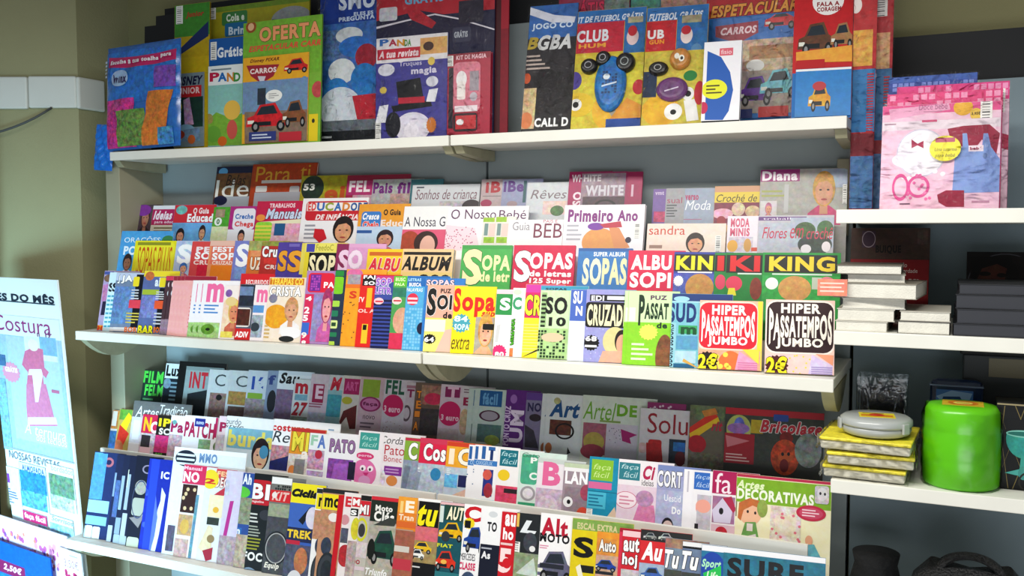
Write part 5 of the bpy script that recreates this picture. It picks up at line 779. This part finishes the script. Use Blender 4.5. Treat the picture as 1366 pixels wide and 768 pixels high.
def bag_art(sh):
    w, h = sh.w, sh.h
    def grid(f, col, pat, nx=30, ny=30):
        V = []; F = []
        for j in range(ny+1):
            for i in range(nx+1): V.append(f(i/nx, j/ny))
        for j in range(ny):
            for i in range(nx): k = j*(nx+1)+i; F.append((k, k+1, k+nx+2, k+nx+1))
        sh.add(V, F, col, pat)
    grid(lambda a, b: (w*a, h*(.44+.5*b)), '2f78c4', .45)
    grid(lambda a, b: (w*(.05+.92*a), h*(.80+.10*b-.03*math.sin(3.1*a))), 'c0286c', .1)
    grid(lambda a, b: (w*(.02+.42*a), h*(.02+.46*b)), 'b83888', .9)
    grid(lambda a, b: (w*(.18+.40*a), h*(.03+.34*b)), '6c8c48', .95)
    grid(lambda a, b: (w*(.52+.3*a+.12*b), h*(.02+.50*b)), 'c87c34', .5)
    grid(lambda a, b: (w*(.74+.2*a), h*(.02+.16*b)), '4888b8', .8)
    grid(lambda a, b: (w*(.72+.25*a), h*(.55+.2*b)), '7c50a8', .6)
    sh.ell(w*.12, h*.60, w*.36, h*.76, 'a8c0e0', .2, 24)
    sh.text('Winx', w*.15, h*.63, w*.34, h*.72, '38285c', 'b')
    x = .10
    for wd, L in (('Escolhe', .22), ('a', .04), ('tua', .11), ('toalha', .2), ('para', .14)):
        k = math.sin(3.1*(x+L/2))*.03
        sh.text(wd, w*x, h*(.835-k), w*(x+L), h*(.875-k), 'f4ecf4', 'b'); x += L+.03
    for i in range(5): sh.rect(w*.02, h*(.7+i*.035), w*.055, h*(.72+i*.035), 'c8d4e8')
p = atY(139, 206, 2.2)
pillow('plastic_bag', (p.x, 2.215, Z1+.004), .315, .335, .022, 'gloss', tilt=.06, roll=math.radians(-1.5), art=bag_art, col='3070b8', lab='puffed blue and pink plastic bag overhanging the left shelf end', cat='bag')
pillow('blue_pouch', (XL-.096, 2.218, 1.800), .082, .15, .010, 'gloss', tilt=.05, roll=math.radians(4), col='1c78d0', lab='blue plastic pouch hanging below the puffed bag at shelf end', cat='bag')

# ================================================================== books and boxes at the right
def book(name, x0, x1, yf, dep, z, th, label, cover='b8b4a8', pages='cream', group=None, rz=0, cat='book'):
    w = x1-x0; o = bpy.data.objects.new(name, None); COL.objects.link(o); o.location = ((x0+x1)/2, yf+dep/2, z); o.rotation_euler.z = math.radians(rz)
    tag(o, label, cat, group); mc = M.setdefault('cv'+cover, mat('book_cover_'+cover, cover, .45))
    b = MB(); b.box(-w/2, w/2, -dep/2, dep/2, 0, .0012).box(-w/2, w/2, -dep/2, dep/2, th-.0012, th).box(-w/2, w/2, dep/2-.0015, dep/2, .0012, th-.0012)
    b.build('cover', mc, o)
    MB().box(-w/2+.002, w/2-.002, -dep/2+.0015, dep/2-.0016, .0013, th-.0013).build('pages', M[pages], o); return o
def bx_at(px0, px1, py, Y): a, b = atY(px0, py, Y), atY(px1, py, Y); return a.x, b.x
BG = 'books lying flat on the side shelf'; z = ZB
def stack(rows, yf):
    z = ZB
    for (a, b, th, lab, rz, dy, cov) in rows:
        x0, x1 = bx_at(a, b, 430, yf+dy); book('paperback_book', x0, x1, yf+dy, .2, z, th, lab, cov, group=BG, rz=rz); z += th+.0006
    return z
L1 = [(1114, 1184, .021, 'white edged paperback at the bottom of the left book stack', 0, 0, 'c8c4b8'), (1115, 1192, .024, 'white edged paperback second from bottom, reaching the right pair', 1, .004, 'd0ccc0')]
R1_ = [(1187, 1268, .025, 'bottom paperback of the right pair beside dark books', 0, 0, '4a4640'), (1195, 1268, .02, 'upper paperback of the right pair beside dark books', -1, .003, 'c0bcb0')]
zz = stack(L1, 2.0); z = zz
for (a, b, th, lab, rz, dy, cov) in [(1121, 1206, .021, 'paperback with bluish edges, third in the left stack', 2, .012, 'd8d8d4'), (1115, 1228, .030, 'thick wide paperback, fourth in the left stack', -4, .0, '8a8478'),
        (1126, 1204, .017, 'paperback second from the top of the left stack', 3, .015, 'b0aca0'), (1113, 1200, .018, 'topmost paperback of the left stack', 2, .004, '6c665c')]:
    x0, x1 = bx_at(a, b, 395, 2.0+dy); book('paperback_book', x0, x1, 2.0+dy, .19, z, th, lab, cov, group=BG, rz=rz); z += th+.0006
z = ZB
x0, x1 = bx_at(1197, 1268, 430, 2.0)
book('paperback_book', x0, x1, 2.0, .2, z, .025, R1_[0][3], '4a4640', group=BG); book('paperback_book', x0+.004, x1, 2.003, .2, z+.0256, .019, R1_[1][3], 'c0bcb0', group=BG)
# pink leaflet poking out of the stack
# dark books
z = ZB
for i, (a, th, lab) in enumerate([(1271, .024, 'dark book at the bottom of the black stack'), (1274, .028, 'dark book second from bottom of the black stack'), (1275, .027, 'dark book third from bottom of the black stack'), (1277, .020, 'dark book at the top of the black stack')]):
    x0 = atY(a, 430, 2.0).x; o = book('dark_book', x0, x0+.175, 2.0+.003*i, .21, z, th, lab, '15161c', 'dkp' if 'dkp' in M else 'cream', group='dark books on the side shelf', rz=(0, 1, -1, .5)[i])
    z += th+.0006
M['dkp'] = mat('dark_page_edge', '2a2c34', .6)
for o in COL.objects:
    if o.name.startswith('pages') and o.parent and o.parent.name.startswith('dark_book'): o.data.materials[0] = M['dkp']
T1 = Row(2.30, ZB, 8, 'standing on the side shelf', 'books standing on the side shelf', .02, .02, 'hardback_book', 'book', mt='dullcover')
mag(T1, 1136, 1241, 304, '4a3028', 'dark brown book with red band and white quotation', 'b 304 345 4c3830 .3;r 1150 308 1168 330 4c3848;o 1150 308 1168 330 a898a0 .9;t 1168 327 1202 339 1c1414 b|BUIQUE;b 346 410 8c1c24 .1;t 1162 350 1210 356 d8c8c4 |Não há machado;t 1146 358 1224 365 d8c8c4 |que corte a raiz à liberdade;t 1212 372 1226 378 c8b8b4 b|7,50;q 1224 306 1238 326 58463c .5')
mag(T1, 1290, 1392, 336, '1c1618', 'dark book with dim portrait of a face', 'o 1290 338 1392 420 606068 .97;r 1294 342 1388 412 201618 .3;e 1298 344 1350 410 5c3428 .4;p 1294,342,1350,342,1352,362,1330,352,1310,358,1300,380 140e10;e 1306 362 1322 368 1c1210;e 1330 364 1342 370 1c1210;e 1312 382 1330 388 6c2c28;e 1340 350 1360 410 1a1214')
T1.build()
b = atY(1091, 372, 1.99); c = atY(1130, 395, 1.99)
sh = Sheet(c.x-b.x, .034, 'e8907c'); [sh.rect(.005, .008+.008*k, sh.w-.006-.005*(k % 2), .011+.008*k, 'f6d8cc') for k in range(3)]
o = link('leaflet', cover_mesh('leaflet', sh, .0008, 'e8907c', M['ink'], .3)); o.location = (b.x, 1.987, c.z); o.rotation_euler = (math.radians(80), 0, math.radians(5)); tag(o, 'salmon pink leaflet poking out left of the book stack', 'leaflet')

# napkin packs
M['yel'] = mat('yellow_napkin_print', 'e8d838', .5, var=.25, vscale=90); M['nap'] = mat('napkin_paper', 'd4d0c0', .8, var=.08, vscale=60)
M['clear'] = film_material('clear_box_plastic', (.86, .9, .92, 1), .32, .25, 20)
z = ZC; yf = 1.998
for i, (a, b_, lab) in enumerate([(1096, 1214, 'yellow edged napkin pack at the bottom of the pile'), (1097, 1221, 'yellow edged napkin pack in the middle of the pile'), (1092, 1222, 'yellow edged napkin pack on top of the pile')]):
    x0 = atY(a, 620, yf).x; x1 = atY(b_, 620, yf).x; w = x1-x0; o = bpy.data.objects.new('napkin_pack', None); COL.objects.link(o)
    o.location = ((x0+x1)/2, yf+.1, z); o.rotation_euler.z = math.radians((-2, 2, -3)[i]); tag(o, lab, 'napkins', 'napkin packs on the side shelf')
    pr = random.Random(i); B_ = MB(); n = 7
    B_.box(-w/2+.006, w/2-.006, -.094, .094, .002, .020).build('napkins', M['nap'], o, bevel=.004)
    B_ = MB(); B_.box(-w/2+.004, w/2-.004, -.097, .097, .0205, .027).build('printed_top', M['yel'], o, bevel=.002)
    NX = 20; V = []; F = []
    for j in range(5):
        for k in range(4*NX):
            s_ = k/(4*NX)*4; sd, t = int(s_), s_-int(s_); hw, hd = w/2, .1
            x_, y_ = ((-hw+2*hw*t, -hd), (hw, -hd+2*hd*t), (hw-2*hw*t, hd), (-hw, hd-2*hd*t))[sd]
            wob = .0022*math.sin(17*t+j*2+sd)+.0016*math.sin(41*t+j); V.append((x_*(1+wob*8*(.3 if j in (0, 4) else 1)), y_*(1+wob*8*(.3 if j in (0, 4) else 1)), .001+.0275*j/4))
    for j in range(4):
        for k in range(4*NX): k2 = (k+1) % (4*NX); F.append((j*4*NX+k, j*4*NX+k2, (j+1)*4*NX+k2, (j+1)*4*NX+k))
    me = bpy.data.meshes.new('plastic_wrap'); me.from_pydata(V, [], F); me.materials.append(M['film']); me.polygons.foreach_set('use_smooth', [True]*len(F)); link('plastic_wrap', me, o)
    z += .0285
# round clear box with yellow label
ztop = z+.001; c = atY(1168, 590, 2.075); o = bpy.data.objects.new('round_box', None); COL.objects.link(o); o.location = (c.x, 2.075, ztop); tag(o, 'round frosted plastic box with yellow label on the napkin packs', 'box')
M['frost'] = mat('frosted_plastic', 'a9adac', .25, spec=.6)
MB().lathe([(.058, 0), (.066, .004), (.069, .012), (.069, .020)], (0, 0, 0), 48).build('body', M['frost'], o, smooth=True)
lid = MB().lathe([(.071, .0205), (.0715, .024), (.071, .032), (.064, .037), (.03, .0375)], (0, 0, 0), 48).build('lid', M['frost'], o, smooth=True)
sh = Sheet(.07, .05, 'e8d840'); sh.rect(.004, .008, .066, .03, 'd8902c', .3); sh.ell(.02, .012, .05, .04, 'c8482c', .4); sh.rect(.008, .040, .05, .044, '6a4a20')
l = link('label', cover_mesh('label', sh, .0004, 'e8d840', M['ink']), lid); l.location = (-.03, -.03, .0382); l.rotation_euler.z = math.radians(8)
for s_ in (-1, 1): MB().box(-.009, .009, .0, .006, .010, .032).build('clip', M['frost'], o, bevel=.002).matrix_local = Matrix.Rotation(s_*math.radians(62)-math.radians(8), 4, 'Z') @ Matrix.Translation((0, -.0765, 0))
# green canister
M['green'] = mat('green_plastic_canister', '5cbc08', .28, bump=.12, bscale=14, spec=.6)
c = atY(1281, 640, 2.072); o = bpy.data.objects.new('green_canister', None); COL.objects.link(o); o.location = (c.x, 2.068, ZC+.0005); tag(o, 'bright green round canister wrapped in shiny film', 'canister')
body = MB().lathe([(.066, 0), (.070, .004), (.0715, .05), (.0710, .054), (.0715, .058), (.0705, .108), (.069, .112), (.0695, .116), (.068, .150), (.062, .160), (.045, .1625)], (0, 0, 0), 64).build('body', M['green'], o, smooth=True)
sh = Sheet(.075, .06, 'd8b838'); sh.ell(.01, .006, .066, .054, 'c87828', .4); sh.ell(.02, .016, .056, .044, 'e8d868', .3); sh.rect(.026, .029, .05, .033, '6a4a20')
l = link('label', cover_mesh('label', sh, .0004, 'd8b838', M['ink']), body); l.location = (-.037, -.03, .1632)
V = []; F = []; NS = 64
for j in range(9):
    for k in range(NS): a = 2*math.pi*k/NS; rr = .0735+.0014*math.sin(5*a+j*1.7)+.001*math.sin(13*a-j*2.1)-(.004 if j == 8 else 0); V.append((rr*math.cos(a), rr*math.sin(a), .001+.158*j/8))
for j in range(8):
    for k in range(NS): k2 = (k+1) % NS; F.append((j*NS+k, j*NS+k2, (j+1)*NS+k2, (j+1)*NS+k))
me = bpy.data.meshes.new('plastic_wrap'); me.from_pydata(V, [], F); me.materials.append(M['film2']); me.polygons.foreach_set('use_smooth', [True]*len(F)); link('plastic_wrap', me, o)
# black box with teal bowl, dark box behind, tin, clear box
T2 = Row(2.06, ZC, 1, 'beside green canister', None, .02, .09, 'gift_box', 'box', mt='dullcover')
dia = ';'.join('p %d,541,%d,541,%d,655,%d,655 8a7c50' % (1326+k*28, 1327.2+k*28, 1326+k*28+46+1.2, 1326+k*28+46) for k in range(-2, 3)) + ';' + ';'.join('p %d,541,%d,541,%d,655,%d,655 8a7c50' % (1340+k*28, 1341.2+k*28, 1340+k*28-46+1.2, 1340+k*28-46) for k in range(0, 5))
mag(T2, 1330, 1426, 540, '14161a', 'black gift box with gold diamonds and teal glass bowl', dia+';r 1324 540 1420 542 a89c7c;e 1342 560 1392 612 3c9c94 .3;r 1342 560 1392 578 14161a;e 1342 574 1392 584 88c8bc;e 1344 576 1390 582 2c7870;p 1362,608,1370,608,1372,626,1360,626 48a89c;p 1340,630,1366,624,1392,630,1366,636 58b0a8;e 1358 622 1372 640 4c9c94 .2;o 1358 630 1384 656 30302c .8', inner='box_body')
T2.build()
for o in COL.objects:
    if o.name.startswith('box_body'): o.data.materials[0] = M['dark']
x0 = atY(1284, 505, 2.24).x; o = tag(MB().box(x0, x0+.26, 2.24, 2.34, ZC, 1.334).build('dark_carton', mat('dark_carton_paper', '1d2226', .6), bevel=.003), 'dark carton with black lid standing behind the gift box', 'box')
MB().box(x0-.006, x0+.266, 2.234, 2.346, 1.3345, 1.352).build('lid', M['dark'], o, bevel=.003); MB().box(x0+.05, x0+.2, 2.2385, 2.2398, 1.288, 1.328).build('gold_label', mat('dull_gold_label', '5a5234', .5), o)
a = atY(1240, 545, 2.2); b = atY(1312, 512, 2.2); o = tag(MB().box(a.x, b.x, 2.2, 2.235, ZC, b.z+.004).build('blue_tin', mat('navy_tin_enamel', '16284c', .3), bevel=.014), 'navy blue tin with pale label standing behind green canister', 'tin')
sh = Sheet((b.x-a.x)*.7, .035, '5a86c8'); sh.poly([(.0, .02), (.02, .0), (.06, .0), (.07, .03), (.03, .034)], 'a8c8f0'); sh.poly([(.012, .012), (.05, .016), (.046, .022), (.014, .02)], '34568c')
l = link('label', cover_mesh('label', sh, .0006, '5a86c8', M['ink']), o); l.location = (a.x+.012, 2.1985, b.z-.052); l.rotation_euler.x = math.pi/2
MB().box(a.x-.001, b.x+.001, 2.199, 2.236, b.z-.010, b.z-.007).build('lid_rim', mat('tin_rim', '5a6c90', .3), o)
a = atY(1141, 566, 2.2); b = atY(1211, 505, 2.2); o = bpy.data.objects.new('clear_box', None); COL.objects.link(o); o.location = (a.x, 2.2, ZC); tag(o, 'clear plastic box with dark contents behind the napkin packs', 'box')
w, h = b.x-a.x, b.z-ZC
MB().box(0, w, 0, .08, 0, h).build('clear_shell', M['clear'], o, bevel=.002); MB().box(.008, w-.008, .012, .07, .003, h*.86).build('tray', mat('dark_purple_tray', '2a2836', .35, bump=.6, bscale=30), o, bevel=.006)
pts = [(w*(.2+.6*t), -.003+.014, h*(.75-.55*math.sin(math.pi*t))) for t in [k/14 for k in range(15)]]
MB().tube(pts, .003).build('chain', mat('silver_chain', '9a98a4', .25, metal=.8), o, smooth=True)
# black beaded bag on the lowest shelf
M['bead'] = mat('black_beaded_fabric', '16171a', .35, bump=1.0, bscale=220, spec=.7)
c = atY(1300, 760, 2.12); o = bpy.data.objects.new('beaded_handbag', None); COL.objects.link(o); o.location = (c.x-.02, 2.12, ZD); tag(o, 'black beaded handbag with arched handle on the lowest side shelf', 'bag')
V = []; prof = [(.0, .12, .05), (.03, .135, .07), (.10, .13, .07), (.17, .11, .055), (.205, .08, .03)]
m_ = MB(); n = 28
for z_, rx, ry in prof:
    for k in range(n): a = 2*math.pi*k/n; q = abs(math.cos(a))**.6*(1 if math.cos(a) > 0 else -1), abs(math.sin(a))**.6*(1 if math.sin(a) > 0 else -1); m_.v.append((rx*q[0]+.012, ry*q[1], z_+.008*math.sin(3*a)*(z_ > .15)))
for j in range(len(prof)-1):
    for k in range(n): k2 = (k+1) % n; m_.f.append((j*n+k, j*n+k2, (j+1)*n+k2, (j+1)*n+k))
m_.f.append(tuple(range(n))[::-1]); m_.f.append(tuple(range((len(prof)-1)*n, len(prof)*n)))
m_.build('bag_body', M['bead'], o, smooth=True)
top = atY(1296, 741, 2.10).z - ZD
for dy, mm in ((-.018, 0), (.02, -.012)):
    MB().tube([(.062*math.cos(math.pi*(1-t))+.012, dy, .17+(top-.172+mm)*math.sin(math.pi*t)**.75) for t in [k/24 for k in range(25)]], .0085, 12).build('handle', M['bead'], o, smooth=True)
m_ = MB().lathe([(.05, 0), (.062, .03), (.06, .10), (.045, .16), (.05, .185)], (0, 0, 0), 28); x_ = atY(1166, 760, 2.15).x
tag(m_.build('dark_pouch', mat('black_cloth', '0e0f12', .8, bump=.8, bscale=40), smooth=True, loc=(x_, 2.2, ZD)), 'black cloth pouch at the left of the lowest side shelf', 'pouch')

# ================================================================== poster stand at the left
eu = Vector((.9886, -.1507, 0)); bk = Vector((.1507, .9886, 0)); al = math.radians(4.2)
ev = Vector((0, 0, math.cos(al))) - bk*math.sin(al); nn = eu.cross(ev)
base = ORI + ray(116, 715)*(2.96/ray(116, 715).dot(FW))
def bhit(px, py): r = ray(px, py); k = (base-ORI).dot(nn)/r.dot(nn); q = ORI + r*k - base; return q.dot(eu), q.dot(ev)
Wb = .42; u_r = bhit(110, 715)[0]; v_t = bhit(84, 374)[1]; v_b = -(base.z-.25)/math.cos(al)
Hb = v_t - v_b
o = bpy.data.objects.new('poster_stand', None); COL.objects.link(o)
P0 = base + eu*(u_r-Wb) + ev*v_b
o.matrix_world = Matrix(((eu.x, ev.x, nn.x, P0.x), (eu.y, ev.y, nn.y, P0.y), (eu.z, ev.z, nn.z, P0.z), (0, 0, 0, 1)))
tag(o, 'white cardboard poster stand advertising sewing magazines, at the left edge', 'display stand')
def bend(v): t = max(0, (v/Hb-.35)/.65); return 0*t
V = []; F = []; NV = 40
for z_ in (0, -.006):
    for j in range(NV+1):
        v = Hb*j/NV; e = .0*math.sin(math.pi*min(1, max(0, (v/Hb-.3)/.7)))
        for u in (0, Wb+e): V.append((u, v, bend(v)+z_))
n = 2*(NV+1)
for j in range(NV):
    a = 2*j; F += [(a, a+1, a+3, a+2), (n+a+1, n+a, n+a+2, n+a+3), (a+1, n+a+1, n+a+3, a+3), (n+a, a, a+2, n+a+2)]
F += [(1, 0, n, n+1), (2*NV, 2*NV+1, n+2*NV+1, n+2*NV)]
me = bpy.data.meshes.new('backing_board'); me.from_pydata(V, [], F); me.materials.append(mat('white_display_card', 'e4ecec', .5)); link('backing_board', me, o)
HH = lambda px, py: (lambda q: (q[0]-u_r+Wb, q[1]-v_b))(bhit(px, py))
sh = Sheet(Wb, Hb, 'e8eef0')
draw(sh, 't -70 388 72 400 2c3c4c b|NOVIDADES DO MÊS;r -70 400 73 401.5 405060;r -60 432 88 596 a8c4d4 .15;r -60 420 80 446 e4ecf0;t -8 422 68 443 a03c80 |Costura;t 50 442 68 450 804878 b|nº 19;r 16 452 84 590 b8ccd8 .1;r 34 450 76 480 d8e4ea .2;r 54 450 76 474 8cb4cc .2;p 34,468,46,462,58,466,60,490,66,496,62,504,58,500,60,520,36,520,38,496,30,486 d07c9c .15;e 38 452 52 468 e8d8cc;p 36,512,62,512,74,560,78,568,38,568,36,540 d088a8 .15;p 40,492,56,492,58,500,52,536,48,536,44,500,38,500 e8e0e8;p 38,556,76,556,78,566,38,566 e0c8d8;t 34 568 88 583 f4f8fa i|A ternura;t 50 582 90 592 f4f8fa i|dos tecidos;s 4 482 28 510 e0a0b8;t 8 488 24 496 fff b|GRÁTIS;r -60 500 12 590 88b8d0 .5;r -40 470 8 484 5078a0 .3;r 70 520 80 524 c07898;r -70 596 100 598 a8b4bc;t 14 608 80 618 708090 |NOSSAS REVISTAS;', HH, 40)
draw(sh, 'r 2 622 28 672 d8e0ec .2;r 4 630 14 642 8848a0 .4;l 4 650 26 670 6 6878b0;r 29 620 64 678 d0e4f0;t 31 622 60 630 5878b0 b|ALMOFADA;r 29 630 63 656 3c88b8 .6;r 31 656 64 678 60a0c0 .8;r 67 622 101 680 e0e8ec;t 70 622 98 630 a0b0c0 |bordados;r 68 634 100 662 6c8c78 .7;r 70 662 100 680 a8b8b0 .8;r 0 690 30 722 70b8b8 .7;r 33 684 65 722 e8ecf0;r 33 684 64 697 c83878;t 35 686 62 695 f4dce8 b|faça fácil;r 34 700 50 722 a868a0 .6;r 54 700 65 722 8cb8c8 .5;r 69 690 100 724 d8e8ec;t 71 691 99 697 506878 i|Sorrisos;r 70 700 100 724 98c0d0 .7', HH, 50)
# long shapes are split so that they follow the curl
V = [(u, v, bend(v)+.0012+z_*.00008) for u, v, z_ in sh.v]
me = bpy.data.meshes.new('printed_poster'); me.from_pydata(V, [], sh.f)
a = me.attributes.new('ink', 'FLOAT_COLOR', 'POINT'); a.data.foreach_set('color', [x for c in sh.c for x in c]); a = me.attributes.new('pat', 'FLOAT', 'POINT'); a.data.foreach_set('value', sh.p)
me.materials.append(M['card']); link('printed_poster', me, o)
MB().box(.01, Wb-.01, 0, HH(40, 790)[1], .012, .016).box(.01, Wb-.01, 0, .012, .016, .085).box(.01, Wb-.01, .0, HH(40, 800)[1], .081, .085).build('leaflet_pocket', mat('clear_pocket_card', 'c8d8e0', .3), o)
# leaflets in the pocket
def flyer(name, px0, py0, px1, py1, zf, col, art, lab, cat):
    q0 = HH(px0, py1); q1 = HH(px1, py0); f_ = zf/3.0
    u0, u1, v1 = q0[0], q1[0], q1[1]; v0 = .014; sh = Sheet(u1-u0, v1-v0, col)
    draw(sh, art, lambda px, py: (lambda q: (q[0]-u0, q[1]-v0))(HH(px, py)), (px0+px1)/2)
    c = link(name, cover_mesh(name, sh, .003, col, M['ink'], .2)); c.matrix_world = o.matrix_world @ Matrix.Translation((u0, v0, zf)); return tag(c, lab, cat)
flyer('flowered_leaflet', -6, 712, 98, 800, .024, 'f0e4f0', 'd -4 712 96 740 26 c870a8 .022;d -4 712 96 740 18 e8a0c8 .025;d 20 714 96 750 16 e89080 .02;d -4 714 90 750 16 9868c0 .016;p 20,744,26,728,34,726,40,744 582858', 'pink and violet flowered leaflet in the pocket of the poster stand', 'leaflet')
flyer('price_tag', 98, 734, 121, 800, .034, 'f6f4f6', 't 99 742 118 754 985878 |3,50€;l 106 736 118 739 1 a0a0a8;d 99 758 120 768 6 c03878 .1', 'white price tag reading 3,50 under the bottom shelf end', 'tag')
flyer('blue_booklet', -6, 738, 84, 800, .044, '1868c8', 'r 10 744 50 760 902c68;t 22 748 46 758 f4d8e8 bi|2,50€;e 0 760 60 800 2c80d8 .3', 'blue booklet with magenta price badge in the poster stand pocket', 'booklet')
